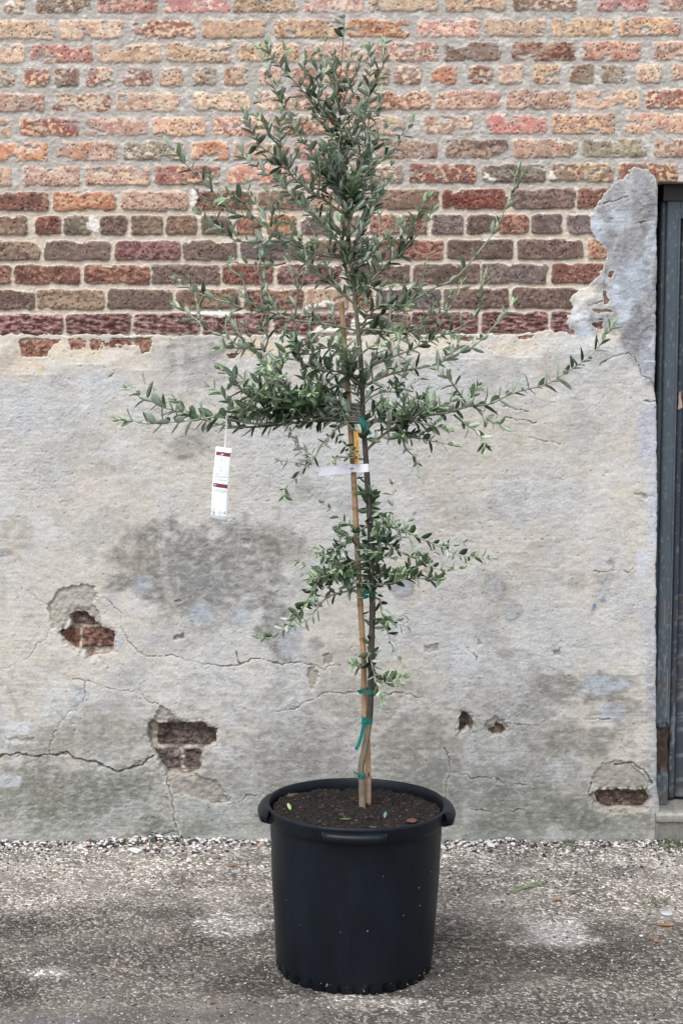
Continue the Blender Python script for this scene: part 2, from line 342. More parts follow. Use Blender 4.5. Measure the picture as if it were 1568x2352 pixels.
for a, b, t_, b_, cc in [(60, 182, 1442, 1494, 'R'), (187, 300, 1440, 1488, 'R'), (70, 160, 1382, 1432, 'D'), (165, 245, 1386, 1434, 'D'), (120, 300, 1499, 1550, 'P'),
                      (362, 496, 1663, 1712, 'V'), (505, 560, 1663, 1712, 'V'), (330, 413, 1719, 1766, 'V'), (419, 461, 1720, 1764, 'V'), (470, 600, 1720, 1766, 'D'), (340, 480, 1773, 1810, 'V'), (350, 470, 1608, 1655, 'D'),
                      (1040, 1078, 1640, 1690, 'D'), (1082, 1180, 1640, 1688, 'T'), (1366, 1489, 1815, 1853, 'B')]:
    bricks.append((P(a, t_, 0).x, P(b, t_, 0).x, WZ(b_), WZ(t_), cc))

XL, XR, XO = -3.0, 3.4, DOORX + 1.05          # wall ends, far side of the opening
ZTOP, ZO = 3.25, WZ(418)                      # wall top, top of the opening
fine = 0.0025
gx = np.concatenate([np.arange(XL, -1.12, 0.012), np.arange(-1.12, 1.12, fine), np.arange(1.12, XR, 0.012)])
EDGE = [(1510, 380), (1509, 430), (1510, 500), (1506, 640), (1504, 760), (1503, 840), (1501, 900), (1507, 1000), (1505, 1200), (1504, 1400), (1504, 1600), (1506, 1700), (1505, 1800), (1512, 1860), (1524, 1900), (1532, 1940)]
ez = np.array([P(u, v, 0).z for u, v in EDGE])[::-1]; exx = np.array([P(u, v, 0).x for u, v in EDGE])[::-1]
def edge_x(Z): return np.interp(Z, ez, exx) + fbm(Z * 9, Z * 0 + 3.3, 4, 61) * 0.0035 + fbm(Z * 60, Z * 0, 2, 62) * 0.0012

# features of the render, as outlines on the wall
def Q5(pts): return [(x / 2, y / 2 + 1176) for x, y in pts]
def Q6(pts): return [(784 + x / 2, y / 2 + 1176) for x, y in pts]
def Q7(pts): return [(x / 2, y / 2 + 1764) for x, y in pts]
def Q8(pts): return [(784 + x / 2, y / 2 + 1764) for x, y in pts]
def Q4(pts): return [(784 + x / 2, y / 2 + 588) for x, y in pts]
def Q3(pts): return [(x / 2, y / 2 + 588) for x, y in pts]
HOLES = [wall_pts(p) for p in [
    Q5([(325, 465), (355, 458), (400, 455), (425, 485), (440, 500), (475, 530), (530, 543), (524, 590), (520, 648), (470, 652), (410, 668), (395, 640), (340, 620), (300, 590), (275, 545), (330, 525)]),
    [(341, 1660), (350, 1655), (384, 1660), (400, 1652), (430, 1658), (467, 1656), (477, 1668), (498, 1671), (497, 1706), (470, 1716), (466, 1740), (463, 1764), (440, 1778), (385, 1775), (365, 1740), (350, 1712), (341, 1690)],
    Q6([(555, 910), (580, 925), (608, 970), (600, 1000), (575, 980), (560, 1000), (535, 1012), (540, 940)]),
    Q6([(668, 990), (700, 985), (705, 968), (730, 972), (750, 1000), (735, 1015), (690, 1018)]),
    Q8([(1160, 108), (1200, 98), (1390, 100), (1412, 140), (1385, 185), (1300, 178), (1200, 182), (1175, 160)]),
    Q3([(92, 382), (150, 378), (280, 386), (225, 430), (215, 462), (130, 463), (105, 462), (88, 400)]),
    Q3([(310, 383), (378, 382), (375, 410), (350, 415), (325, 408)]), Q3([(420, 383), (465, 384), (455, 415), (430, 412)]),
    Q3([(520, 378), (695, 375), (698, 398), (690, 440), (655, 445), (640, 412), (560, 405), (500, 403)]),
    Q3([(1045, 452), (1100, 448), (1085, 468), (1050, 470)]), Q3([(1395, 382), (1470, 380), (1450, 400), (1400, 402)]),
    Q4([(520, 380), (600, 372), (640, 385), (560, 392)]), Q4([(805, 372), (878, 364), (872, 376), (815, 386)]), Q4([(1035, 345), (1065, 342), (1072, 368), (1045, 362)]),
    Q4([(1228, 68), (1248, 72), (1236, 102), (1226, 96)]), Q4([(1198, 158), (1212, 165), (1226, 215), (1206, 220)]), Q4([(1158, 312), (1190, 305), (1192, 335), (1164, 332)]), Q4([(1150, 246), (1238, 250), (1236, 262), (1160, 258)])]]
CHIPS = [(wall_pts(p), d) for p, d in [   # shallow losses of the top coat: outline, depth
    (Q5([(222, 415), (250, 395), (285, 352), (340, 333), (400, 328), (440, 345), (450, 390), (420, 420), (455, 440), (480, 530), (400, 520), (330, 470), (300, 540), (240, 530), (228, 480)]), 0.006),
    (Q5([(690, 962), (740, 885), (790, 912), (805, 950), (770, 968), (745, 958), (715, 966)]), 0.008),
    (Q5([(795, 575), (845, 553), (850, 575), (800, 588)]), 0.008), (Q5([(790, 408), (830, 395), (850, 405), (830, 412)]), 0.005),
    (Q6([(648, 960), (700, 935), (745, 950), (768, 980), (745, 1012), (690, 1028), (660, 1000)]), 0.006),
    (Q8([(1130, 110), (1175, 96), (1395, 92), (1425, 130), (1400, 190), (1320, 205), (1240, 205), (1150, 180)]), 0.007),
    (Q8([(1140, 70), (1150, 20), (1190, -25), (1260, -40), (1330, -20), (1400, 40), (1420, 85), (1300, 92), (1180, 95)]), 0.0045),
    (Q7([(760, 10), (900, 20), (1010, 60), (1055, 150), (990, 165), (900, 130), (800, 110), (770, 60)]), 0.0065),
    (Q5([(-200, 1115), (0, 1115), (120, 1108), (250, 1112), (310, 1098), (345, 1130), (440, 1140), (520, 1180), (560, 1180), (700, 1110), (740, 1190), (770, 1300), (820, 1420), (830, 1530), (-200, 1530)]), 0.0035),
    (Q6([(380, 610), (450, 600), (440, 635), (390, 640)]), 0.004), (Q6([(965, 630), (1000, 615), (1008, 655), (985, 650)]), 0.005), (Q6([(630, 580), (645, 600), (635, 610), (622, 600)]), 0.004),
    (Q8([(690, 35), (730, 40), (735, 70), (705, 60)]), 0.005), (Q5([(1480, 650), (1520, 640), (1530, 690), (1490, 700)]), 0.005), (Q5([(1415, 710), (1455, 700), (1460, 790), (1430, 810), (1420, 770)]), 0.005),
    (Q5([(1115, 118), (1155, 118), (1150, 150), (1120, 150)]), 0.004), (Q4([(1330, 1090), (1410, 1095), (1400, 1115), (1370, 1115)]), 0.004),
    (Q5([(30, 1030), (160, 1035), (175, 1050), (50, 1065)]), 0.003), (Q5([(270, 1098), (310, 1092), (335, 1112), (300, 1125)]), 0.006)]]
CRACKS = [(wall_pts(p), w) for p, w in [
    (Q5([(-200, 1120), (0, 1116), (60, 1106), (120, 1105), (160, 1119), (250, 1111), (310, 1095), (345, 1130), (390, 1132), (440, 1141), (520, 1176)]), 2.6),
    (Q7([(515, 0), (540, 14), (570, 6), (620, -8), (660, -25), (705, -60)]), 2.2),
    (Q5([(230, 1108), (240, 1050), (268, 980), (300, 940), (330, 912), (380, 890), (398, 830), (395, 770), (340, 762)]), 1.0),
    (Q5([(395, 770), (470, 795), (540, 812), (600, 822), (640, 810), (665, 850), (690, 872), (735, 885)]), 1.1),
    (Q5([(530, 520), (560, 512), (577, 560), (620, 620), (655, 650), (705, 660), (760, 660), (800, 655), (860, 675), (935, 690), (1000, 700), (1095, 700), (1180, 670), (1230, 672), (1290, 695), (1390, 685), (1440, 705)]), 1.3),
    (Q5([(560, 512), (558, 460), (500, 400)]), 0.7), (Q5([(-100, 735), (0, 720), (60, 700), (120, 680), (150, 650), (180, 600), (222, 570), (235, 490), (240, 440), (222, 415), (190, 405), (100, 340)]), 1.1),
    (Q5([(1090, 640), (1097, 695)]), 1.6), (Q5([(1568, 825), (1490, 832), (1400, 870), (1350, 900), (1250, 915)]), 0.9),
    (Q5([(1420, 690), (1490, 725), (1510, 700), (1568, 700)]), 1.0),
    (Q6([(-60, 826), (60, 822), (150, 826), (230, 832), (290, 828), (340, 845), (380, 850), (410, 868), (440, 888)]), 1.2),
    (Q6([(570, 620), (600, 645), (625, 672)]), 1.5), (Q6([(750, 275), (770, 290), (805, 296)]), 1.0), (Q6([(760, 965), (830, 975), (900, 970), (960, 940)]), 0.9),
    (Q6([(1110, 945), (1230, 945)]), 1.4), (Q6([(1155, 270), (1200, 268), (1260, 262)]), 0.8), (Q6([(1085, 140), (1160, 118)]), 0.8),
    (Q8([(480, 150), (478, 60), (500, 12), (545, 20), (600, 40), (700, 38), (740, 62), (840, 70)]), 1.2),
    (Q8([(500, 12), (490, -60), (470, -100)]), 0.8), (Q8([(590, 180), (640, 190), (700, 196), (830, 182)]), 1.0), (Q8([(1250, -20), (1330, -30), (1400, 25), (1420, 60)]), 2.2), (Q8([(1140, 60), (1135, 110), (1170, 160)]), 1.6),
    (Q7([(770, 60), (790, 110), (798, 170), (805, 200), (800, 240), (825, 290), (838, 325)]), 1.8), (Q7([(822, 190), (828, 290)]), 1.2),
    (Q7([(555, 348), (600, 325), (680, 302), (740, 298), (820, 288)]), 1.0), (Q7([(975, 150), (1010, 156), (1052, 158), (1060, 130)]), 2.0), (Q7([(1052, 158), (1100, 145), (1135, 120), (1180, 115)]), 1.1),
    (Q4([(1180, 500), (1240, 465), (1312, 440), (1340, 465), (1362, 500), (1372, 548), (1405, 560), (1438, 600)]), 1.3), (Q4([(1390, 662), (1435, 666)]), 1.4),
    (Q4([(735, 690), (860, 712)]), 0.8), (Q4([(750, 738), (890, 764)]), 0.9), (Q4([(860, 836), (1000, 862)]), 0.9), (Q4([(1290, 700), (1300, 640)]), 0.5),
    ([(1454, 1300), (1440, 1312), (1428, 1306)], 0.8), ([(1374, 470), (1430, 455), (1436, 452)], 1.6), ([(1440, 520), (1490, 505)], 1.2), ([(1350, 700), (1400, 690)], 1.2), ([(250, 870), (262, 858)], 1.2), ([(330, 860), (336, 880)], 1.0)]]

# ---- brickwork, bricks and mortar as one relief
def wall_faces(mask_keep):
    a = mask_keep; k = a[:-1, :-1] & a[:-1, 1:] & a[1:, 1:] & a[1:, :-1]; return k
zs_b = np.concatenate([np.arange(0.0, 0.02, 0.01), np.arange(0.02, WZ(-40), fine), np.arange(WZ(-40), ZTOP, 0.012)])
X, Z = np.meshgrid(gx, zs_b)
EX = edge_x(Z[:, 0])[:, None] + 0 * X
wx = X + fbm(X * 20, Z * 20, 3, 1) * 0.0045 + fbm(X * 110, Z * 110, 2, 2) * 0.0012
wz = Z + fbm(X * 20, Z * 20, 3, 4) * 0.0036 + fbm(X * 110, Z * 110, 2, 6) * 0.0012
upper = ss(WZ(470), WZ(400), Z)                                 # the old smeared mortar starts above the eighth course
mort_n = fbm(X * 12, Z * 25, 4, 40)
m_hi, m_lo, m_wh = lin((184, 178, 170)), lin((214, 200, 182)), lin((232, 226, 216))
cw = upper[..., None]; col = m_hi * cw + m_lo * (1 - cw)
col = col * (1 + 0.13 * mort_n[..., None])
wh = (ss(0.12, 0.45, fbm(X * 28, Z * 40, 3, 43)) * 0.55)[..., None]; col = col * (1 - wh) + m_wh * wh
n_big = fbm(X * 30, Z * 60, 4, 46)
mdepth = 0.0052 - 0.0032 * upper
Yb = mdepth + fbm(X * 80, Z * 100, 4, 44) * 0.0017 + n_big * 0.0009
pit_d, pit_r = worley(X * 110, Z * 100, 3)
pit2_d, pit2_r = worley(X * 230, Z * 230, 4)
big_n = fbm(X * 11 + 5, Z * 20, 3, 48); soot = fbm(X * 14, Z * 34, 4, 49)
tone_n = fbm(X * 26, Z * 40, 4, 50); tone_m = fbm(X * 60, Z * 90, 4, 53); speck = fbm(X * 210, Z * 210, 2, 56)
resid = fbm(X * 18, Z * 30, 4, 58)
rb2 = random.Random(11)
for bi, (x0, x1, z0, z1, cc) in enumerate(bricks):
    pad = 0.006
    js = slice(np.searchsorted(zs_b, z0 - pad), np.searchsorted(zs_b, z1 + pad)); is_ = slice(np.searchsorted(gx, x0 - pad), np.searchsorted(gx, x1 + pad))
    if js.stop - js.start < 2 or is_.stop - is_.start < 2: continue
    ux, uz = wx[js, is_], wz[js, is_]; r = 0.009 + rb2.random() * 0.006
    tilt = rb2.uniform(-0.012, 0.012)
    qx = np.abs(ux - (x0 + x1) / 2) - (x1 - x0) / 2 + r; qz = np.abs(uz + (ux - (x0 + x1) / 2) * tilt - (z0 + z1) / 2) - (z1 - z0) / 2 + r
    sd_ = np.hypot(np.maximum(qx, 0), np.maximum(qz, 0)) + np.minimum(np.maximum(qx, qz), 0) - r
    up = upper[js, is_]
    eat = sd_ + np.maximum(resid[js, is_] - 0.22, 0) * 0.045 * (0.4 + up)        # mortar smeared over the arris
    mk = ss(0.0014, -0.0016, eat)
    pal = [lin(q) for q in PAL[cc]]; jit = rb2.uniform(0.88, 1.12); hue = np.array([1 + rb2.uniform(-.05, .05), 1, 1 + rb2.uniform(-.05, .05)])
    t1 = ss(-0.30, 0.35, tone_n[js, is_] + rb2.uniform(-.25, .25))[..., None]; t2 = ss(-0.05, 0.38, tone_m[js, is_] + 0.5 * big_n[js, is_] + rb2.uniform(-.2, .15))[..., None]
    if z0 > WZ(440) and rb2.random() < .75: pal[2] = lin(PAL[rb2.choice('TPTO')][2]); pal[1] = (pal[1] + lin(PAL[rb2.choice('RGKB')][0])) / 2
    bc = (pal[0] * (1 - t1) + pal[1] * t1) * (1 - t2) + pal[2] * t2
    pd, pr = pit_d[js, is_], pit_r[js, is_]
    dens = rb2.uniform(0.1, 0.42)
    pm = ss(0.34, 0.14, pd + 0.25 * speck[js, is_]) * (pr < dens); pm2 = ss(0.4, 0.2, pit2_d[js, is_]) * (pit2_r[js, is_] < dens * 0.7)
    pk = (np.clip(pm * 0.75 + pm2 * 0.5, 0, 0.85))[..., None]
    bc = bc * (1 - pk) + bc * 0.15 * pk
    sk = (ss(0.0, 0.5, soot[js, is_] + rb2.uniform(-.15, .15)) * 0.42)[..., None]; bc = bc * (1 - sk) + bc * np.array([.52, .53, .56]) * sk
    ve = (up * 0.30 * ss(-0.15, 0.45, resid[js, is_]))[..., None]; bc = bc * (1 - ve) + m_hi * 1.05 * ve
    lt = (ss(0.55, 0.75, fbm(X[js, is_] * 100, Z[js, is_] * 100, 2, 70 + bi % 9)) * 0.5)[..., None]; bc = bc * (1 - lt) + (bc * 0.4 + m_wh * 0.6) * lt
    if z0 < WZ(712) + 0.01 and z1 > WZ(770) - 0.01 and cc == 'M':               # spalled bottom course
        rg = fbm(X[js, is_] * 35, Z[js, is_] * 110, 4, 80); k1 = ss(0.05, 0.35, rg)[..., None]
        bc = bc * (1 - 0.6 * k1) + lin((206, 172, 168)) * 0.6 * k1; k2 = ss(-0.1, -0.4, rg)[..., None]; bc = bc * (1 - 0.6 * k2)
        rough_y = rg * 0.004
    else: rough_y = 0
    bc = bc * (0.88 + 0.20 * ss(WZ(500), WZ(380), Z[js, is_]))[..., None]; bc = bc * jit * hue * (1 + 0.22 * speck[js, is_][..., None])
    m3 = mk[..., None]; col[js, is_] = col[js, is_] * (1 - m3) + bc * m3
    rnd = np.clip(-sd_ / 0.007, 0, 1); worn = (np.exp(-((sd_ + 0.0035) / 0.003) ** 2) * 0.30 * np.clip(0.6 + resid[js, is_] * 2, 0, 1.3) * (0.35 + .65 * up) * mk)[..., None]; col[js, is_] = col[js, is_] * (1 - worn) + m_wh * 0.95 * worn
    face = rb2.uniform(-0.0015, 0.001) - 0.0014 * ss(0, 1, rnd) + tone_m[js, is_] * 0.0006 + speck[js, is_] * 0.0005 + pm * 0.0028 + rough_y
    Yb[js, is_] = Yb[js, is_] * (1 - mk) + face * mk
for p, w_ in [([(700, 770), (730, 752), (782, 745), (782, 768)], 1), ([(800, 768), (850, 765), (862, 735), (815, 722)], 1), ([(697, 706), (712, 702), (760, 690), (770, 700), (700, 712)], 1), ([(1106, 412), (1112, 397), (1142, 414), (1130, 420)], 1), ([(1258, 412), (1264, 390), (1282, 412)], 1), ([(196, 520), (212, 495), (230, 510), (228, 535), (205, 530)], 1), ([(440, 480), (455, 455), (452, 440), (440, 440), (436, 470)], 1), ([(13, 12), (25, 2), (40, 16), (36, 20)], 1), ([(425, 720), (512, 712), (532, 722), (515, 731)], 0)]:
    q = wall_pts(p); js, is_ = window(gx, zs_b, q, 0.02); d = sdpoly(wx[js, is_], wz[js, is_], q) + fbm(X[js, is_] * 90, Z[js, is_] * 90, 3, 90) * 0.006
    k = (ss(0.002, -0.002, d) * 0.9)[..., None]; col[js, is_] = col[js, is_] * (1 - k) + m_wh * 1.08 * k; Yb[js, is_] -= k[..., 0] * 0.003
hd = np.full(X.shape, 1.0)
for q in HOLES:
    js, is_ = window(gx, zs_b, q, 0.05); hd[js, is_] = np.minimum(hd[js, is_], sdpoly(X[js, is_], Z[js, is_], q))
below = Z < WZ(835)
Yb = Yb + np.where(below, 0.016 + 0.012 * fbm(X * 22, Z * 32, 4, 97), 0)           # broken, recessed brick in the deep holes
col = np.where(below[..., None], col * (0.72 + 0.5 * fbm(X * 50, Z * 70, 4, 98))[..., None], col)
outline = [(-900, 3000), (-900, 772), (0, 770), (45, 768), (100, 767), (150, 771), (180, 769), (255, 767), (300, 772), (345, 771), (360, 770), (420, 772), (500, 768), (560, 772), (620, 768), (700, 772), (780, 774), (850, 768), (900, 766), (960, 770), (1020, 768), (1100, 766), (1160, 769), (1220, 766), (1240, 760), (1254, 755), (1275, 762), (1304, 762), (1300, 745), (1299, 733), (1310, 715), (1309, 680), (1325, 666), (1354, 658), (1362, 640), (1379, 628), (1385, 610), (1392, 598), (1388, 575), (1372, 560), (1362, 540), (1352, 520), (1349, 500), (1364, 480), (1376, 462), (1389, 440), (1402, 424), (1419, 415), (1439, 400), (1446, 390), (1456, 383), (1466, 388), (1484, 390), (1496, 402), (1506, 412), (1512, 430), (1512, 900), (1540, 3000)]
OUT = wall_pts(outline)
zmaxp = WZ(370)
sub = Z[:, 0] < zmaxp + 0.05
sdo = np.full(X.shape, 1.0); fx = (gx > -1.4) & (gx < 1.2)
ii = np.where(fx)[0]; jj = np.where((Z[:, 0] < zmaxp + 0.05) & (Z[:, 0] > WZ(800)))[0]
sdo[jj[0]:jj[-1] + 1, ii[0]:ii[-1] + 1] = sdpoly(X[jj[0]:jj[-1] + 1, ii[0]:ii[-1] + 1], Z[jj[0]:jj[-1] + 1, ii[0]:ii[-1] + 1], OUT)
sdo[:jj[0], :] = -1
buried = (np.minimum(hd, 1) > 0.03) & (sdo < -0.03) & (X < EX) & (X > -1.35)
keepv = ~buried
Xv = X.copy(); Zv = Z.copy(); Yv = Yb.copy()
inop = (X > EX) & (X < XO) & (Z < ZO)
dl, dr, dt = X - EX, XO - X, ZO - Z
near_top = inop & (dt <= np.minimum(dl, dr)); sd3 = np.minimum(np.minimum(dl, dr), dt)
Zv[near_top] = ZO + 0.0005 * pn(X[near_top] * 200, X[near_top] * 0, 4); nl = inop & ~near_top & (dl <= dr); Xv[nl] = EX[nl]; nr_ = inop & ~near_top & (dr < dl); Xv[nr_] = XO
Yv[inop] = Yv[inop] + np.minimum(sd3[inop] * 5, 0.16)
keepv &= ~(inop & (sd3 > 0.045)); keepv &= ~((X > EX - 0.02) & (X < EX + 0.2) & (Z < ZO - 0.06) & (X < XO - 0.1))
def relief(name, Xv, Yv, Zv, col, keepv, mat, parent):
    ny, nx = Xv.shape; I = np.arange(nx * ny).reshape(ny, nx); k = wall_faces(keepv)
    Fq = np.stack([I[:-1, :-1], I[:-1, 1:], I[1:, 1:], I[1:, :-1]], -1)[k]
    used = np.unique(Fq); mp = np.zeros(nx * ny, np.int64); mp[used] = np.arange(len(used))
    V = np.stack([Xv, Yv, Zv], -1).reshape(-1, 3)[used]
    return mesh_np(name, V, mp[Fq], mat, parent, np.clip(col.reshape(-1, 3)[used], 0.004, 0.92))
brick_wall = relief('brick_wall', Xv, Yv, Zv, col, keepv, M_brick, building)

# ---- render coat
zs_p = np.arange(-0.03, zmaxp + 0.02, fine)
X, Z = np.meshgrid(gx, zs_p); EX = edge_x(Z[:, 0])[:, None] + 0 * X
wx = X + fbm(X * 30, Z * 30, 4, 101) * 0.006; wz = Z + fbm(X * 30, Z * 30, 4, 103) * 0.006
js = slice(0, len(zs_p))
sd_out = np.full(X.shape, -1.0); j0 = np.searchsorted(zs_p, WZ(830)); ii = np.where((gx > -1.35) & (gx < 1.15))[0]
sl = (slice(j0, len(zs_p)), slice(ii[0], ii[-1] + 1))
sd_out[sl] = sdpoly(X[sl] + fbm(X[sl] * 45, Z[sl] * 45, 5, 105) * 0.011, Z[sl] + fbm(X[sl] * 40, Z[sl] * 40, 5, 106) * 0.008, OUT)
left = (X < -1.3) | (X > 1.12); sd_out = np.where(left, Z - WZ(771), sd_out)
# colours
n1 = fbm(X * 2.2, Z * 2.6, 5, 110); n2 = fbm(X * 8, Z * 8, 5, 112); n3 = fbm(X * 30, Z * 45, 4, 114); n4 = fbm(X * 5, Z * 60, 3, 116); n5 = fbm(X * 120, Z * 160, 2, 118); n6 = fbm(X * 16, Z * 1.7, 3, 119)
warm, cool, beige = lin((207, 200, 189)), lin((200, 199, 197)), lin((206, 194, 174))
t = ss(-0.35, 0.35, n1 + 0.35 * n2)[..., None]; col = warm * (1 - t) + cool * t
tb = (ss(WZ(880), WZ(770), Z) * (0.5 + 0.6 * n2) * 0.75 * (1 - ss(0.55, 0.8, X)))[..., None]; col = col * (1 - tb) + beige * tb
def blend(col, k, c): k = np.clip(k, 0, 1)[..., None]; return col * (1 - k) + np.array(c) * k
low = ss(WZ(1520), WZ(1780), Z + 0.05 * n2)
col = blend(col, low * (0.48 + 0.4 * n1 + 0.3 * n2 + .25 * n3), lin((142, 140, 134)))
col = blend(col, ss(0.12, 0.34, fbm(X * 5 + 3, Z * 6, 6, 123)) * (.28 + .25 * low), lin((150, 148, 143))); col = blend(col, ss(0.18, 0.34, fbm(X * 7, Z * 7 + 4, 6, 125)) * .35, lin((212, 214, 216)))
col = blend(col, ss(WZ(1740), WZ(1900), Z) * (0.30 + 0.7 * ss(-.2, .4, n2 + 0.5 * n4)), lin((122, 124, 112)))
col = blend(col, ss(WZ(1880), WZ(1935), Z) * ss(-0.3, 0.1, n2) * 0.4, lin((172, 174, 168)))
def blob(col, u, v, ru, rv, c, s, soft=0.6, seed=0, wob=0.5):
    p = P(u, v, 0); rx, rz = ru * 0.0013, rv * 0.0013
    q = [(p.x - rx * 1.7, p.z - rz * 1.7), (p.x + rx * 1.7, p.z + rz * 1.7)]; a, b = window(gx, zs_p, q, 0.01)
    d = np.hypot((X[a, b] - p.x) / rx, (Z[a, b] - p.z) / rz) + fbm(X[a, b] * 13 + seed * 3, Z[a, b] * 15, 6, 130 + seed) * wob * (1.25 if ru > 42 else .4); s = s * (0.72 + 0.55 * fbm(X[a, b] * 34, Z[a, b] * 52, 4, 145 + seed % 3))
    col[a, b] = blend(col[a, b], np.clip(ss(1.0 + soft / 4, 1.0 - soft * .75, d) * s * 1.38, 0, .98), lin(c)); return col
dk, bl, wt, gn = (128, 126, 121), (170, 179, 193), (216, 220, 224), (120, 122, 112)
SP = [(400, 1310, 150, 120, dk, .75), (560, 1290, 120, 110, dk, .65), (640, 1250, 60, 60, (126, 122, 112), .5), (330, 1340, 26, 30, bl, .55), (455, 1330, 75, 55, (140, 140, 140), .6), (640, 1440, 45, 90, (136, 134, 128), .75), (300, 1270, 60, 50, (150, 140, 126), .5), (500, 1420, 70, 40, dk, .4),
      (465, 1408, 32, 30, bl, .6), (555, 1414, 22, 22, bl, .6), (665, 1470, 32, 52, (176, 178, 184), .85), (725, 1478, 20, 20, (150, 148, 144), .6), (440, 1030, 55, 40, dk, .45), (420, 1050, 12, 8, dk, .5), (700, 1130, 60, 22, (150, 144, 136), .35), (12, 1268, 24, 10, (128, 128, 132), .55), (60, 1252, 30, 16, bl, .4), (40, 1235, 40, 60, (176, 166, 148), .5),
      (925, 1352, 30, 28, (134, 130, 122), .9), (923, 1348, 23, 22, (172, 176, 184), .9), (1134, 1348, 34, 38, (150, 144, 134), .8), (1131, 1350, 26, 28, (178, 180, 184), .9), (1172, 1403, 28, 26, (156, 152, 146), .7), (1170, 1403, 20, 19, (184, 190, 194), .85),
      (1275, 1575, 70, 38, (142, 140, 132), .75), (1385, 1575, 68, 40, (136, 133, 127), .8), (1380, 1572, 56, 30, (176, 183, 190), .9), (1240, 1600, 55, 60, (140, 137, 128), .55), (1420, 1620, 50, 26, (140, 136, 128), .6), (1405, 1635, 38, 24, (172, 178, 188), .7),
      (1330, 1700, 100, 45, (134, 132, 122), .6), (1280, 1690, 40, 40, (126, 126, 116), .4), (960, 1690, 90, 60, (136, 134, 124), .55), (1000, 1730, 120, 50, (140, 136, 124), .5), (700, 1700, 120, 60, (142, 140, 132), .5), (820, 1600, 120, 50, (148, 145, 138), .5), (780, 1760, 90, 60, (144, 142, 136), .4),
      (180, 1820, 170, 60, (124, 125, 114), .75), (60, 1800, 70, 60, (132, 132, 122), .6), (300, 1780, 60, 40, (118, 120, 110), .6), (120, 1700, 130, 45, (144, 142, 130), .6), (250, 1690, 100, 50, (146, 144, 134), .55), (50, 1670, 38, 17, (206, 208, 208), .95), (25, 1698, 40, 8, (196, 198, 198), .8), (110, 1645, 16, 8, (206, 206, 206), .7), (25, 1788, 30, 20, (198, 204, 208), .6), (182, 1700, 12, 45, (194, 190, 180), .5),
      (185, 1595, 26, 26, bl, .4), (120, 1610, 60, 40, (186, 190, 190), .4), (275, 1470, 18, 14, (182, 188, 200), .7), (260, 1370, 12, 26, (180, 184, 190), .5), (222, 1420, 16, 22, (204, 192, 172), .5), (250, 1480, 22, 14, (206, 196, 178), .4),
      (1400, 1290, 14, 8, (98, 104, 112), .7), (1330, 1330, 90, 20, (150, 142, 128), .35), (1110, 1600, 60, 40, (176, 172, 166), .4), (800, 1510, 80, 30, (150, 148, 144), .35), (1180, 1500, 50, 14, (138, 134, 128), .4), (1060, 1380, 110, 60, (188, 182, 172), .4), (750, 1500, 12, 16, (212, 192, 164), .6), (716, 1560, 8, 18, (212, 192, 164), .6),
      (1010, 1790, 110, 60, (134, 136, 128), .6), (1200, 1850, 130, 60, (132, 134, 124), .6), (1350, 1870, 150, 40, (116, 119, 108), .6), (1130, 1790, 60, 40, (124, 130, 124), .5), (560, 1830, 90, 50, (168, 170, 168), .4), (560, 1905, 140, 26, (148, 150, 142), .4), (470, 1860, 60, 40, (176, 182, 178), .5),
      (440, 790, 70, 50, (154, 150, 146), .75), (385, 830, 50, 26, (168, 164, 158), .5), (500, 850, 70, 22, (186, 180, 172), .4), (95, 845, 12, 8, (200, 164, 120), .6), (40, 840, 60, 40, (212, 184, 150), .4), (150, 800, 120, 26, (216, 196, 164), .6), (600, 800, 60, 26, (214, 188, 150), .6), (980, 790, 120, 20, (220, 204, 176), .5), (1180, 800, 90, 18, (222, 208, 182), .5), (255, 880, 60, 30, (200, 202, 204), .5), (215, 900, 40, 60, (200, 203, 206), .4),
      (60, 930, 60, 80, (196, 198, 200), .4), (1050, 900, 80, 70, (194, 194, 192), .4), (850, 1200, 90, 60, (196, 197, 197), .4), (1100, 1000, 140, 80, (196, 188, 174), .35), (1300, 1060, 90, 60, (200, 192, 180), .4)]
for i, (u, v, ru, rv, c_, s_) in enumerate(SP): col = blob(col, u, v, ru, rv, c_, s_, 0.45, i % 11)
# blue brushed paint marks
for a, b, s_, wd in [((1358, 1405), (1366, 1382), .75, 6), ((1352, 1412), (1358, 1402), .5, 5), ((1362, 1392), (1382, 1368), .7, 6), ((1366, 1368), (1384, 1352), .6, 5), ((1378, 1340), (1394, 1324), .85, 4), ((1384, 1378), (1392, 1350), .45, 5), ((1349, 1418), (1356, 1405), .5, 3), ((1400, 1282), (1406, 1305), .6, 4)]:
    q = wall_pts([a, b]); ja, ia = window(gx, zs_p, q, 0.02); d = dline(wx[ja, ia], wz[ja, ia], q)
    col[ja, ia] = blend(col[ja, ia], ss(wd * .0013, wd * .0006, d) * s_ * ss(-0.35, 0.15, n5[ja, ia] + n3[ja, ia]), lin((112, 130, 166) if a[0] < 1399 else (104, 106, 112)))
# grey and bluish patch repairs beside the door
GP = wall_pts([(1520, 370), (1440, 370), (1340, 480), (1345, 545), (1385, 600), (1370, 640), (1305, 668), (1290, 740), (1320, 775), (1400, 765), (1420, 790), (1470, 860), (1480, 880), (1520, 900)])
a, b = window(gx, zs_p, GP, 0.03); d = sdpoly(wx[a, b], wz[a, b], GP); k = ss(0.008, -0.008, d)
gpc = lin((158, 158, 160)) + 0 * X[a, b][..., None]; gpc = blend(gpc, ss(-0.1, 0.45, fbm(X[a, b] * 11, Z[a, b] * 6, 4, 141)), lin((196, 204, 214))); gpc = blend(gpc, ss(0.05, 0.5, fbm(X[a, b] * 14, Z[a, b] * 14, 4, 143)) * 0.8, lin((128, 124, 122)))
vv = ss(WZ(560), WZ(680), Z[a, b]); gpc = blend(gpc, vv * ss(-.2, .3, n2[a, b]) * ss(WX(1420), WX(1330), X[a, b]), lin((218, 210, 198)))
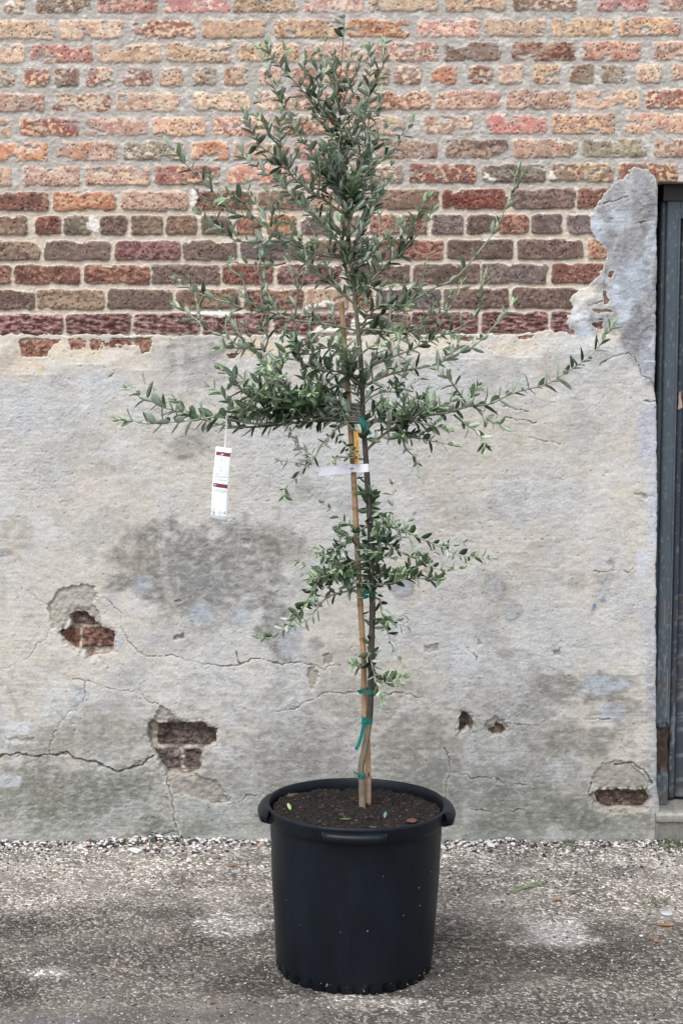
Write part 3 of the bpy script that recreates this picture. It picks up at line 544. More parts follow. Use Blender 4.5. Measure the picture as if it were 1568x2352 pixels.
col[a, b] = col[a, b] * (1 - k[..., None]) + gpc * k[..., None]
for i, (u, v, ru, rv, c_, s_) in enumerate([(1290, 700, 1, 1, wt, .1), (1330, 730, 26, 34, (226, 228, 236), .7), (1350, 680, 40, 24, (222, 216, 206), .6), (1440, 760, 60, 26, (132, 132, 136), .8), (1480, 830, 20, 60, (176, 180, 190), .7), (1398, 770, 30, 20, (216, 202, 182), .6), (1440, 650, 50, 60, (180, 190, 204), .5), (1490, 1000, 26, 110, (192, 198, 212), .65), (1470, 1010, 20, 50, (190, 192, 202), .5), (1495, 1180, 18, 120, (196, 202, 214), .7), (1470, 1290, 16, 34, (206, 212, 222), .75), (1487, 1420, 22, 60, (186, 188, 196), .6), (1498, 1560, 22, 130, (168, 170, 184), .6), (1498, 1760, 22, 110, (168, 172, 180), .6), (1440, 450, 50, 40, (150, 150, 152), .6), (1470, 720, 26, 30, (120, 118, 118), .6)]):
    col = blob(col, u, v, ru, rv, c_, s_, 0.5, i, 0.7)
n7 = fbm(X * 4, Z * 120, 4, 121); n8 = fbm(X * 26, Z * 9, 4, 122); lowz = ss(WZ(1450), WZ(1650), Z)
col = blend(col, ss(0.05, 0.42, n3 + 0.3 * n2) * (0.20 + 0.28 * lowz), lin((134, 131, 123))); col = blend(col, ss(0.15, 0.5, n8 - 0.2 * n2) * (0.24 - .14 * lowz), lin((218, 217, 213)))
gr = _rg.rand(*X.shape) - .5; gd, gi = worley(X * 260, Z * 300, 17); col = col * (1 + 0.10 * gr + 0.10 * (gi - .5))[..., None]
col = col * (1 + 0.08 * n3 + 0.13 * n5 + 0.05 * n4 + 0.04 * n6 + (0.05 + 0.10 * lowz) * n7)[..., None]
# relief
rough_zone = ss(-0.2, 0.3, n1 + n2 * 0.5)
rip = fbm(X * 16, Z * 170, 3, 150) * ss(0.0, 0.4, fbm(X * 3, Z * 3, 2, 151)); sand = fbm(X * 170, Z * 200, 2, 152) + 0.4 * (_rg.rand(*X.shape) - .5)
Yp = -0.0145 - n2 * 0.0022 - n1 * 0.003 - n3 * 0.0012 - rip * 0.0006 - sand * (0.0003 + 0.0006 * rough_zone)
pd, pr = worley(X * 45, Z * 55, 9); pits = ss(0.14, 0.05, pd) * (pr < 0.06); Yp += pits * 0.003; col = col * (1 - 0.45 * pits[..., None])
nd, nr2 = worley(X * 42 + fbm(X * 60, Z * 60, 2, 154) * .5, Z * 120 + fbm(X * 60, Z * 60, 2, 155) * .5, 13); zone = 0.05 + 0.16 * ss(-0.1, 0.4, fbm(X * 4, Z * 4, 3, 156)); nick = ss(0.30, 0.12, nd) * (nr2 < zone)
Yp += nick * 0.0012; col = col * (1 - 0.13 * nick[..., None]); nick2 = ss(0.30, 0.10, worley(X * 95, Z * 210, 14)[0]) * (fbm(X * 9, Z * 9, 3, 157) > 0.12); Yp += nick2 * 0.0006; col = col * (1 - 0.09 * nick2[..., None])
pale_n = ss(0.1, 0.5, fbm(X * 45, Z * 80, 3, 158)) * 0.22; col = blend(col, pale_n, lin((226, 222, 214)))
Yp -= 0.006 * ss(WZ(1900), WZ(1945), Z + 0.01 * n2)                                   # the foot flares out
for q, dep in CHIPS:
    a, b = window(gx, zs_p, q, 0.03); d = sdpoly(wx[a, b], wz[a, b], q) + fbm(X[a, b] * 75, Z[a, b] * 75, 4, 159) * min(0.007, 0.28 * min(max(p_[0] for p_ in q) - min(p_[0] for p_ in q), max(p_[1] for p_ in q) - min(p_[1] for p_ in q))); k = ss(0.0015, -0.003, d)
    Yp[a, b] += k * dep + k * fbm(X[a, b] * 60, Z[a, b] * 60, 3, 160) * dep * 0.5
    if dep > 0.0036:
        tone = lin((158, 150, 138)) * (1 + 0.35 * fbm(X[a, b] * 70, Z[a, b] * 70, 3, 162)[..., None]); kk = (k * 0.62)[..., None]; col[a, b] = col[a, b] * (1 - kk) + tone * kk
    rim = np.exp(-((d - 0.002) / 0.002) ** 2) * 0.28; col[a, b] = blend(col[a, b], rim, lin((222, 216, 204)))
for q, wd in CRACKS:
    a, b = window(gx, zs_p, q, 0.03); wob = 0.5 + 0.7 * np.clip(0.5 + fbm(X[a, b] * 25, Z[a, b] * 25, 3, 171), 0, 1.3)
    d = dline(X[a, b] + fbm(X[a, b] * 38, Z[a, b] * 38, 4, 172) * 0.007, Z[a, b] + fbm(X[a, b] * 38, Z[a, b] * 38, 4, 174) * 0.007, q); w1 = wd * 0.0011 * wob
    w1 = w1 * 0.8; fade = np.clip(0.75 + 1.1 * fbm(X[a, b] * 9, Z[a, b] * 9, 3, 176), 0.12, 1) if wd < 2.1 else 1.0; k = ss(w1 * 1.5 + 0.0005, w1 * 0.3, d) * fade; Yp[a, b] += k * (0.004 + 0.002 * wd); col[a, b] = col[a, b] * (1 - 0.50 * k[..., None])
    up_d = np.exp(-((d - w1 * 2.6 - 0.003) / 0.003) ** 2) * 0.22; col[a, b] = blend(col[a, b], up_d, lin((216, 212, 204)))
hd = np.full(X.shape, 1.0)
for q in HOLES:
    a, b = window(gx, zs_p, q, 0.05); hd[a, b] = np.minimum(hd[a, b], sdpoly(X[a, b] + fbm(X[a, b] * 60, Z[a, b] * 60, 3, 181) * 0.004, Z[a, b] + fbm(X[a, b] * 60, Z[a, b] * 60, 3, 183) * 0.004, q))
cut = np.maximum(sd_out, -hd)                                    # > 0 where the coat is gone
thin = ss(-0.07, 0.0, cut) * np.where(Z > WZ(900), 0.0108, 0.0)
Yp += thin
crum = ss(-0.016, -0.001, cut) * (Z < WZ(1100)); Yp += crum * (0.003 + 0.006 * fbm(X * 90, Z * 90, 3, 185)); col = blend(col, crum * .35, lin((172, 166, 154)))
rimc = np.exp(-((cut + 0.003) / 0.0028) ** 2) * 0.5; col = blend(col, rimc * (Z > WZ(1100)), lin((226, 214, 194))); col = blend(col, rimc * 0.45 * (Z <= WZ(1100)), lin((196, 190, 180)))
kc = ss(-0.001, 0.003, cut); Yp = Yp * (1 - kc) + (np.where(Z > WZ(900), 0.010, 0.042)) * kc
Xv, Zv, Yv = X.copy(), Z.copy(), Yp.copy(); inop = (X > EX); dl = X - EX
rnd = np.clip((X - EX + 0.008) / 0.008, 0, 1); Yv += np.where(~inop, 0.004 * rnd ** 2 * (X > 0), 0)
nl = inop & (X < EX + 0.05); Xv[nl] = EX[nl]; Yv[nl] += 0.004 + np.minimum(dl[nl] * 5, 0.16)
far = X > XO + 0.0
keepv = (cut < 0.006) & ((dl < 0.04) | (X > XO)); keepv &= ~((Z > WZ(771)) & far)
plaster = relief('plaster_coat', Xv, Yv, Zv, col, keepv, M_plaster, building)

# ---- doorway
DZ0 = WZ(1862)
blu = lin((98, 109, 119), .52); blu2 = lin((80, 89, 99), .5); rot = lin((84, 66, 54), .6); rust = lin((120, 92, 62), .6)
def paint_board(mb, x0, x1, y0, y1, z0, z1, base, seed, nz=420, nxx=10, rotz=None):
    xs_ = np.linspace(x0, x1, nxx); zs_ = np.linspace(z0, z1, nz); Xa, Za = np.meshgrid(xs_, zs_)
    n_ = fbm(Xa * 90, Za * 12, 4, seed); m_ = fbm(Xa * 200, Za * 40, 3, seed + 3); l_ = fbm(Xa * 5, Za * 3, 3, seed + 5)
    c_ = np.array(base) * (1 + 0.10 * n_ + 0.12 * l_)[..., None]
    chip = ss(0.42, 0.56, m_ + 0.25 * ss(WZ(1300), WZ(1700), Za)); c_ = blend(c_, chip * 0.6, lin((138, 142, 140), .7))
    scr = ss(0.35, 0.5, fbm(Xa * 300, Za * 6, 2, seed + 8)) * ss(WZ(1250), WZ(1500), Za); c_ = blend(c_, scr * 0.5, lin((150, 160, 162), .7))
    for rv, rr in [(1420, .010), (1545, .012), (1580, .014), (1612, .010), (1395, .008), (1840, .03)]:
        zc = WZ(rv); c_ = blend(c_, np.exp(-((Za - zc) / rr) ** 2) * ss(-0.1, 0.5, fbm(Xa * 120, Za * 70, 3, seed + 11)) * 0.8, rust)
    Ya = np.full(Xa.shape, y0) + n_ * 0.0004 + m_ * 0.0004
    Ya[:, 0] += 0.002; Ya[:, -1] += 0.002
    if rotz:
        k = ss(rotz[0] - 0.012, rotz[0] + 0.006, Za + 0.014 * fbm(Xa * 60, Za * 30, 3, seed)) * ss(rotz[1] + 0.012, rotz[1] - 0.006, Za + 0.02 * m_)
        rc = rot * (1 + 0.5 * fbm(Xa * 160, Za * 24, 4, seed + 20))[..., None]; c_ = c_ * (1 - k[..., None]) + rc * k[..., None]
        Ya += k * (0.012 + 0.008 * fbm(Xa * 110, Za * 22, 3, seed + 22))
    V = np.stack([Xa, Ya, Za], -1).reshape(-1, 3); o = len(mb.v); N_ = nz * nxx
    mb.v += [tuple(p) for p in V]; mb.c += [tuple(p) for p in np.clip(c_.reshape(-1, 3), 0.003, .9)]
    for j in range(nz - 1):
        for i in range(nxx - 1):
            a = o + j * nxx + i; mb.f.append((a, a + 1, a + nxx + 1, a + nxx))
    # sides, top and back
    bo = len(mb.v)
    for j in range(nz):
        for xx in (x0, x1): mb.v.append((xx, y1, float(zs_[j]))); mb.c.append(tuple(base))
    for j in range(nz - 1):
        a, b = o + j * nxx, o + (j + 1) * nxx; mb.f.append((a, b, bo + 2 * j + 2, bo + 2 * j))
        a, b = a + nxx - 1, b + nxx - 1; mb.f.append((a, bo + 2 * j + 1, bo + 2 * j + 3, b))
        mb.f.append((bo + 2 * j, bo + 2 * j + 2, bo + 2 * j + 3, bo + 2 * j + 1))
    top = [o + (nz - 1) * nxx + i for i in range(nxx)] + [bo + 2 * nz - 1, bo + 2 * nz - 2]; mb.f.append(tuple(top))
    bot = [o + i for i in range(nxx)][::-1] + [bo, bo + 1]; mb.f.append(tuple(bot))
def pxw(u, y): return P(u, 1100, y).x
fr = MB(); yF = 0.055
xa = pxw(1511, yF); xm = pxw(1518, yF); xb = pxw(1549, yF)
paint_board(fr, xm, xb, yF, 0.14, DZ0, ZO - 0.05, blu, 201, rotz=(WZ(1785), WZ(1682)))
paint_board(fr, xa - 0.004, xm - 0.0005, yF + 0.012, 0.139, DZ0, ZO - 0.0505, blu * 0.9, 207, nxx=4, rotz=(WZ(1800), WZ(1560)))
paint_board(fr, xb - 0.007, xb - 0.0005, yF - 0.004, yF - 0.0003, WZ(1672), ZO - 0.075, blu * 1.15, 209, nxx=3)
frame = fr.build('door_frame', M_paint, building, True)
fh = MB(); xr = XO - 0.004
fh.box((xa - 0.004, 0.05, ZO - 0.0495), (xr, 0.14, ZO - 0.001), tuple(lin((72, 66, 62), .45)))
fh.box((xb + 0.0005, yF + 0.003, ZO - 0.10), (xr - 0.04, 0.138, ZO - 0.0505), tuple(blu))
fh.box((xr - 0.0395, yF, DZ0), (xr, 0.14, ZO - 0.0505), tuple(blu))
fh.build('door_lintel', M_paint, building)['label'] = 'weathered timber head above the door'
dr_ = MB(); yD = 0.092
xd0 = pxw(1549, yD) + 0.001
paint_board(dr_, xd0, xd0 + 0.018, yD, 0.135, DZ0 + 0.012, ZO - 0.101, blu2, 221, nxx=4)
paint_board(dr_, xd0 + 0.0185, xr - 0.041, yD + 0.012, 0.134, DZ0 + 0.012, ZO - 0.1015, blu2 * 0.92, 231, nxx=40, nz=300)
door = dr_.build('door', M_paint, building, True)
dmg = MB()   # splintered bare wood where the paint has torn away
z0 = WZ(1605 * 0 + 930)
rows = [[(xd0 + 0.001 + dx, yD - 0.003, WZ(v)) for dx in (a, b)] for v, a, b in [(902, .004, .008), (915, .002, .009), (925, .003, .013), (938, .001, .015), (943, .001, .006)]]
dmg.sheet(rows, 0.002, tuple(lin((206, 176, 152)))); dmg.build('bare_wood', M_paint, door)['label'] = 'bare splintered wood showing through the paint'
kn = MB(); kx = xr - 0.11
kn.tube([(kx, yD + 0.012, 1.0), (kx, yD - 0.03, 1.0)], [0.010, 0.010], 12, (.2, .17, .1)); kn.tube([(kx, yD - 0.03, 1.0), (kx, yD - 0.04, 1.0), (kx, yD - 0.06, 1.0), (kx, yD - 0.07, 1.0)], [0.012, 0.026, 0.027, 0.012], 16, (.2, .17, .1))
kn.build('handle', M_paint, door, True)
st = MB(); xs_ = np.linspace(DOORX + 0.012, XO + 0.05, 240); prof = [(-0.022, -0.02), (-0.024, DZ0 - 0.030), (-0.030, DZ0 - 0.026), (-0.030, DZ0 - 0.006), (-0.024, DZ0 - 0.001), (0.02, DZ0), (0.16, DZ0 + 0.004)]
vs = []; cs = []
for i, x_ in enumerate(xs_):
    for j, (y_, z_) in enumerate(prof):
        nn = float(fbm(np.array([x_ * 40]), np.array([j * 3.1]), 3, 77)[0]); vs.append((x_, y_ + nn * 0.003, z_ + nn * 0.002)); cs.append(tuple(lin((168, 166, 158) if j in (3, 4) else (132, 130, 122)) * (1 + 0.3 * nn)))  # highlight along the nosing edge is painted in as a paler vertex colour
np_ = len(prof); st.add(vs, [(i * np_ + j, (i + 1) * np_ + j, (i + 1) * np_ + j + 1, i * np_ + j + 1) for i in range(239) for j in range(np_ - 1)] + [tuple(range(np_))[::-1] + ()], cs)
st.build('doorstep', M_step, building)
# back of the wall: a solid body so that the building is not a sheet
bk = MB(); bk.box((XL, 0.17, -0.02), (DOORX - 0.01, 0.33, ZTOP), (.3, .28, .26)); bk.box((XO, 0.17, -0.02), (XR, 0.33, ZTOP), (.3, .28, .26)); bk.box((DOORX - 0.0095, 0.171, ZO + 0.002), (XO - 0.0005, 0.33, ZTOP - 0.001), (.3, .28, .26)); bk.box((DOORX - 0.0095, 0.20, -0.02), (XO - 0.0005, 0.33, ZO), (.02, .02, .02))
bk.build('wall_core', M_step, building)

# ================================================================= STONES
_ico_v = []
ph = (1 + 5 ** .5) / 2
for a in (-1, 1):
    for b in (-ph, ph): _ico_v += [(a, b, 0), (0, a, b), (b, 0, a)]
_ico_v = np.array(_ico_v) / np.hypot(1, ph)
from itertools import combinations
_el = min(np.linalg.norm(_ico_v[0] - _ico_v[i]) for i in range(1, 12)); _ico_f = []
for a, b, c_ in combinations(range(12), 3):
    if all(abs(np.linalg.norm(_ico_v[i] - _ico_v[j]) - _el) < 1e-3 for i, j in ((a, b), (b, c_), (a, c_))):
        nrm = np.cross(_ico_v[b] - _ico_v[a], _ico_v[c_] - _ico_v[a]); _ico_f.append((a, b, c_) if np.dot(nrm, _ico_v[a]) > 0 else (a, c_, b))
_ico_f = np.array(_ico_f)
def stones(name, pos, size, colors, seed=1, flat=0.6):
    r = np.random.RandomState(seed); n = len(pos)
    V = np.repeat(_ico_v[None], n, 0) * (0.75 + 0.5 * r.rand(n, 12, 1)); V[..., 2] *= flat; V[..., 0] *= (0.8 + 0.6 * r.rand(n, 1))
    a = r.rand(n) * 6.28; ca, sa = np.cos(a)[:, None], np.sin(a)[:, None]
    x_ = V[..., 0] * ca - V[..., 1] * sa; y_ = V[..., 0] * sa + V[..., 1] * ca; V = np.stack([x_, y_, V[..., 2]], -1) * size[:, None, None] + pos[:, None, :]
    Fs = (_ico_f[None] + (np.arange(n) * 12)[:, None, None]).reshape(-1, 3)
    return mesh_np(name, V.reshape(-1, 3), Fs, M_stone, None, np.repeat(colors, 12, 0), False)
r = np.random.RandomState(9)
def ground_h(x_, y_): return gz(x_, y_) * np.exp(-np.maximum(np.hypot(x_, y_ + 1) - 1.5, 0) / 1.5) + 0.010 * ss(-0.28, 0.0, y_)
def scol(n_, bright=1.0, r=r):
    pal = np.array([lin((226, 224, 220)), lin((200, 196, 190)), lin((168, 164, 158)), lin((120, 116, 112)), lin((66, 66, 70)), lin((48, 48, 54)), lin((150, 112, 92)), lin((178, 168, 148)), lin((92, 64, 58))])
    i = r.choice(9, n_, p=[.24, .15, .12, .12, .14, .09, .03, .08, .03]); return np.clip(pal[i] * (0.8 + 0.4 * r.rand(n_, 1)) * bright, 0.01, .9)
n_ = 11500; x_ = r.uniform(-1.9, 1.9, n_); y_ = -0.022 - np.abs(r.exponential(0.12, n_)) * (1 + 0.6 * (x_ > 0.25)); 
okk = (y_ > -0.9) & (fbm(x_ * 4, y_ * 6, 3, 300) > -0.25 + 1.2 * np.maximum(-y_ - 0.25, 0)); x_, y_ = x_[okk], y_[okk]
sz = 0.0018 + 0.0040 * r.rand(len(x_)) ** 2.2 * np.where(y_ > -0.12, 1.25, 0.8)
n_ = 3200; x2 = r.uniform(-1.9, 1.9, n_); y2 = -0.020 - np.abs(r.exponential(0.016, n_)); s2_ = 0.0020 + 0.0062 * r.rand(n_) ** 3; x_ = np.append(x_, x2); y_ = np.append(y_, y2); sz = np.append(sz, s2_)
heap = 0.016 * np.clip(0.45 + fbm(x_ * 5, x_ * 0, 4, 301) * 1.3, 0, 1) * ss(-0.085, -0.02, y_)
gv = stones('gravel', np.stack([x_, y_, ground_h(x_, y_) + heap * (.5 + .5 * r.rand(len(x_))) + sz * 0.2], -1), sz, scol(len(x_)), 2)
tag(gv, 'loose black and white gravel strewn along the foot of the wall', 'gravel', None, 'stuff')
n_ = 17000; x_ = r.uniform(-1.5, 1.5, n_); y_ = r.uniform(-1.75, -0.25, n_); sz = 0.0012 + 0.0024 * r.rand(n_) ** 2
gr2 = stones('grit', np.stack([x_, y_, ground_h(x_, y_) + sz * 0.1], -1), sz, scol(n_, 0.66), 3)
tag(gr2, 'fine grit and small chips scattered over the open pavement', 'grit', None, 'stuff')
def one_stone(name, u, v, s, c_, label, cat, sd_=1, flat=0.55):
    p = G(u, v); pos = np.array([[0.0, 0, 0]]); me = stones(name, pos, np.array([s]), np.array([lin(c_)]), sd_, flat)
    me.location = (p.x, p.y, float(ground_h(np.array([p.x]), np.array([p.y]))[0]) + s * flat * 0.55); tag(me, label, cat); return me
one_stone('pebble', 309, 1964, 0.015, (236, 236, 232), 'flat white stone lying on gravel left of the pot', 'stone', 11, .5)
one_stone('pebble', 1126, 1948, 0.014, (226, 224, 220), 'long pale stone at the wall foot right of the pot', 'stone', 12, .4)
one_stone('pebble', 1022, 1976, 0.011, (236, 236, 236), 'round white stone touching the right side of the pot', 'stone', 13, .6)
one_stone('brick_fragment', 450, 1933, 0.016, (208, 158, 132), 'salmon pink brick chip against the wall left of the pot', 'brick fragment', 14, .4)
one_stone('brick_fragment', 205, 1942, 0.010, (120, 76, 66), 'dark red brick chip below the wall at far left', 'brick fragment', 15, .7)
one_stone('brick_fragment', 600, 1948, 0.009, (214, 164, 140), 'small pink brick chip beside the left of the pot', 'brick fragment', 16, .6)
one_stone('pebble', 185, 1953, 0.014, (206, 200, 190), 'wide pale lump of mortar in gravel far left', 'stone', 17, .4)

def flat_leaf(name, p, L, wd, ang, cA, label, cat, mat, curl=0.3, lift=0.002, tilt=0.0):
    mb = MB(); rows = []
    for i in range(7):
        t_ = i / 6; ww = wd * math.sin(math.pi * min(max(t_, .04), .97)) ** .8 / 2; zz_ = lift + curl * L * (t_ - .5) ** 2 + tilt * L * t_
        rows.append([(L * (t_ - .5), -ww, zz_ + ww * .4), (L * (t_ - .5), 0, zz_), (L * (t_ - .5), ww, zz_ + ww * .4)])
    mb.sheet(rows, 0.0006, tuple(cA)); o = mb.build(name, mat, None, True); o.location = p; o.rotation_euler = (0, 0, ang); return tag(o, label, cat)
def onG(u, v):
    p = G(u, v); p.z = float(ground_h(np.array([p.x]), np.array([p.y]))[0]) + 0.002; return p
flat_leaf('dry_leaf', onG(1280, 2070), .034, .011, .1, lin((186, 132, 84)), 'tan dry leaf on gravel between the pot and the door', 'dry leaf', M_dry)
flat_leaf('dry_leaf', onG(1529, 2127), .042, .010, -.1, lin((214, 136, 72)), 'bright orange dry leaf near the right edge of the pavement', 'dry leaf', M_dry)
flat_leaf('dry_leaf', onG(1505, 2166), .020, .010, 1.5, lin((196, 116, 78)), 'short orange brown leaf nearer the camera at right', 'dry leaf', M_dry)
flat_leaf('dry_leaf', onG(536, 1991), .034, .012, .15, lin((156, 118, 84)), 'curled brown leaf in gravel left of the pot', 'dry leaf', M_dry)
flat_leaf('dry_leaf', onG(488, 2308), .018, .008, .5, lin((150, 96, 66)), 'tiny rust leaf scrap on pavement in front left of the pot', 'dry leaf', M_dry)
lid = MB(); lid.tube([(0, 0, 0), (0, 0, .002), (0, 0, .0035)], [.016, .0165, .014], 20, tuple(lin((196, 200, 206)))); lid = lid.build('bottle_cap', M_card, None, True); lid.location = onG(1530, 2098); tag(lid, 'flat pale grey disc lying on the pavement near the right edge', 'bottle cap')
def tufts(name, spots, label, seed, L=(0.008, 0.02), cA=((84, 96, 66), (116, 118, 84))):
    mb = MB(); q = random.Random(seed)
    for (u, v, ru, rv, n_) in spots:
        for k in range(n_):
            p = onG(u + q.gauss(0, ru), v + q.gauss(0, rv)); p.y = min(p.y, -0.026); a_ = q.random() * 6.28; l_ = q.uniform(*L); d_ = Vector((math.cos(a_), math.sin(a_), q.uniform(.3, 1.2))).normalized() * l_
            c_ = tuple(lin(cA[q.random() < .4])); s_ = Vector((-math.sin(a_), math.cos(a_), 0)) * .0012
            mb.add([p - s_, p + s_, p + d_ * .6 + Vector((0, 0, .001)), p + d_ + Vector((0, 0, -.001))], [(0, 1, 2), (0, 2, 3), (1, 3, 2)], c_)
    tag(mb.build(name, M_leaf), label, 'moss', None, 'stuff')
tufts('moss', [(1550, 1952, 24, 5, 260), (1305, 1944, 10, 4, 90), (1510, 2078, 20, 7, 80), (1055, 1982, 20, 5, 40), (1240, 1964, 16, 5, 30), (1470, 1942, 30, 3, 60), (1330, 2090, 18, 6, 24)], 'green moss and weeds in the gravel by the door and wall', 4)
gs = MB(); q = random.Random(6)
for k in range(9):
    pts = [onG(1170 + q.uniform(0, 20), 2052 + q.uniform(-8, 4))]; e = onG(1230 + q.uniform(-10, 40), 2040 + q.uniform(-22, 6)); 
    for t_ in (.33, .66, 1): pp = pts[0].lerp(e, t_); pp.z += .006 * math.sin(t_ * 3); pts.append(pp)
    gs.tube(pts, [.0011, .001, .0008, .0003], 4, tuple(lin((140, 160, 110))))
tag(gs.build('grass_strands', M_leaf), 'few thin pale green grass strands lying on pavement right of the pot', 'grass', None, 'stuff')

# ================================================================= POT
YP = -0.95; PX = P(812, 2215, YP).x
pot = empty('plant_pot', (PX, YP, 0), 'large black plastic nursery pot with lugs holding the olive tree', 'plant pot')
pot.rotation_euler = (0, R(1.0), 0)
RIM = P(784, 1842, YP).z
def rib(th): return 0
prof = [(0.0, 0.010), (0.150, 0.010), (0.168, 0.004), (0.1845, 0.0), (0.1875, 0.004), (0.188, 0.021), (0.1886, 0.026), (0.1896, 0.032), (0.195, 0.13), (0.2005, 0.22), (0.2055, RIM - 0.058), (0.2062, RIM - 0.046), (0.2066, RIM - 0.041), (0.2125, RIM - 0.036), (0.2150, RIM - 0.030), (0.2165, RIM - 0.008), (0.2175, RIM - 0.002), (0.2150, RIM), (0.2100, RIM - 0.001), (0.2080, RIM - 0.004), (0.2065, RIM - 0.02), (0.203, RIM - 0.06), (0.198, RIM - 0.10)]
NS = 240; vs = []
for j, (r_, z_) in enumerate(prof):
    for i in range(NS):
        th = 2 * math.pi * i / NS; rr = r_; zz_ = z_
        if 3 <= j <= 5:                                    # drainage scallops and ribs around the foot
            s_ = math.cos(th * 32); kx_ = max(0, s_ * 1.8 - 0.6)
            rr -= 0.0055 * min(kx_, 1) 
            if j == 3: zz_ += 0.004 * min(kx_, 1)
        dent = 0.0016 * math.sin(th * 2 + 1) + 0.0008 * math.sin(th * 5 + z_ * 14)
        rr *= 1.012; vs.append(((rr + dent * (r_ > .1)) * math.cos(th), (rr + dent * (r_ > .1)) * math.sin(th), zz_ + 0.0012 * math.sin(th * 3) * (z_ > .25)))
fs = [(j * NS + i, j * NS + (i + 1) % NS, (j + 1) * NS + (i + 1) % NS, (j + 1) * NS + i) for j in range(len(prof) - 1) for i in range(NS)]
mb = MB(); mb.add(vs, fs); body = mb.build('pot_body', M_pot, pot, True)
for a_ in (-90 - 2, 0, 180, 88):
    mb = MB(); rows = []; nseg = 26; half = R(19.5)
    sec = [(0.2135, -0.033), (0.2285, -0.0325), (0.2345, -0.030), (0.2355, -0.018), (0.2330, -0.0125), (0.2260, -0.0105), (0.2150, -0.010)]
    if a_ in (0, 180): sec = [(0.2135, -0.036), (0.2310, -0.036), (0.2390, -0.033), (0.2415, -0.020), (0.2370, -0.010), (0.2290, -0.003), (0.2150, -0.001)]
    for k in range(nseg + 1):
        th = R(a_) - half + 2 * half * k / nseg; e = min(1, min(k, nseg - k) / 3.0 + 0.25); e = e ** .5
        rows.append([((0.2135 + (r_ - 0.2135) * e) * math.cos(th), (0.2135 + (r_ - 0.2135) * e) * math.sin(th), RIM + z_) for r_, z_ in sec])
    nsx = len(sec); vv_ = [p for row in rows for p in row]
    ff = [(i * nsx + j, (i + 1) * nsx + j, (i + 1) * nsx + j + 1, i * nsx + j + 1) for i in range(nseg) for j in range(nsx - 1)] + [tuple(range(nsx))[::-1], tuple(nseg * nsx + j for j in range(nsx))]
    mb.add(vv_, ff); mb.build('handle', M_pot, pot, True)
# dirt caught in the drainage scallops
mb = MB(); q = random.Random(2)
for k in range(240):
    th = q.choice(range(30)) * R(12) + q.gauss(0, .035); rr = 0.1870 + q.random() * .004; z_ = q.uniform(.003, .026) ; s_ = q.uniform(.0012, .0034)
    p = Vector((rr * math.cos(th), rr * math.sin(th), z_)); c_ = tuple(lin(q.choice([(150, 136, 112), (110, 98, 84), (182, 172, 152), (88, 84, 70)]), .6))
    mb.add([p + Vector((q.uniform(-1, 1), q.uniform(-1, 1), q.uniform(-1, 1))) * s_ for _ in range(4)], [(0, 1, 2), (0, 3, 1), (1, 3, 2), (0, 2, 3)], c_)
mb.build('foot_dirt', M_stone, pot)['kind'] = 'stuff'
# chips, pale scuffs on the body
mb = MB()
for u, v, s_ in [(1125, 3590, .0042), (1446, 3661, .0035), (1651, 3520, .003), (1507, 3445, .002), (1588, 3615, .002), (1704, 3478, .002), (1655, 3595, .0025), (1340, 3668, .0018), (1180, 3670, .0018)]:
    u, v = u * .58333, v * .58333; pz = max(.03, P(u, v, YP - .19).z); rr = np.interp(pz, [0, .13, .22, RIM - .05], [.1885, .1975, .203, .2085]) + .0008
    sx = P(u, v, YP - .17).x - PX - pz * math.sin(R(1)); sx = max(-rr * .96, min(rr * .96, sx)); th = -math.acos(sx / rr)
    p = Vector((rr * math.cos(th), rr * math.sin(th), pz)); tx = Vector((-math.sin(th), math.cos(th), 0)); n_ = Vector((math.cos(th), math.sin(th), 0)) * .0012
    mb.add([p - tx * s_ * .6, p + Vector((0, 0, -s_ * .9)), p + tx * s_ * .5, p + Vector((0, 0, s_)), p + n_], [(0, 1, 4), (1, 2, 4), (2, 3, 4), (3, 0, 4)], tuple(lin((150, 156, 170), .5)))
mb.build('scuff_marks', M_stone, pot)['kind'] = 'stuff'
# soil
TX = P(831, 1872, YP).x
nr_, na = 60, 200; vs = []; cs = []
SOILZ = RIM - 0.011
def soil_h(x_, y_):
    rr = math.hypot(x_, y_); a = np.array([x_]); b = np.array([y_])
    return SOILZ - 0.016 * max(0, min(1, (y_ + x_ * .5 + .02) / .2)) + 0.006 * max(0, 1 - rr / .08) + float(fbm(a * 30, b * 30, 3, 401)[0]) * 0.006 + float(fbm(a * 62, b * 62, 4, 402)[0]) * 0.0075
for j in range(nr_ + 1):
    for i in range(na):
        rr = 0.2035 * j / nr_; th = 2 * math.pi * i / na; x_, y_ = rr * math.cos(th), rr * math.sin(th); nn = float(fbm(np.array([x_ * 130]), np.array([y_ * 130]), 2, 405)[0])
        vs.append((x_, y_, soil_h(x_, y_))); cs.append(tuple(np.clip(lin((46, 41, 39), .36) * (1 + 1.0 * nn), .004, 1)))
fs = [(j * na + i, j * na + (i + 1) % na, (j + 1) * na + (i + 1) % na, (j + 1) * na + i) for j in range(nr_) for i in range(na)]
mb = MB(); mb.add(vs, fs, cs); q = random.Random(12)
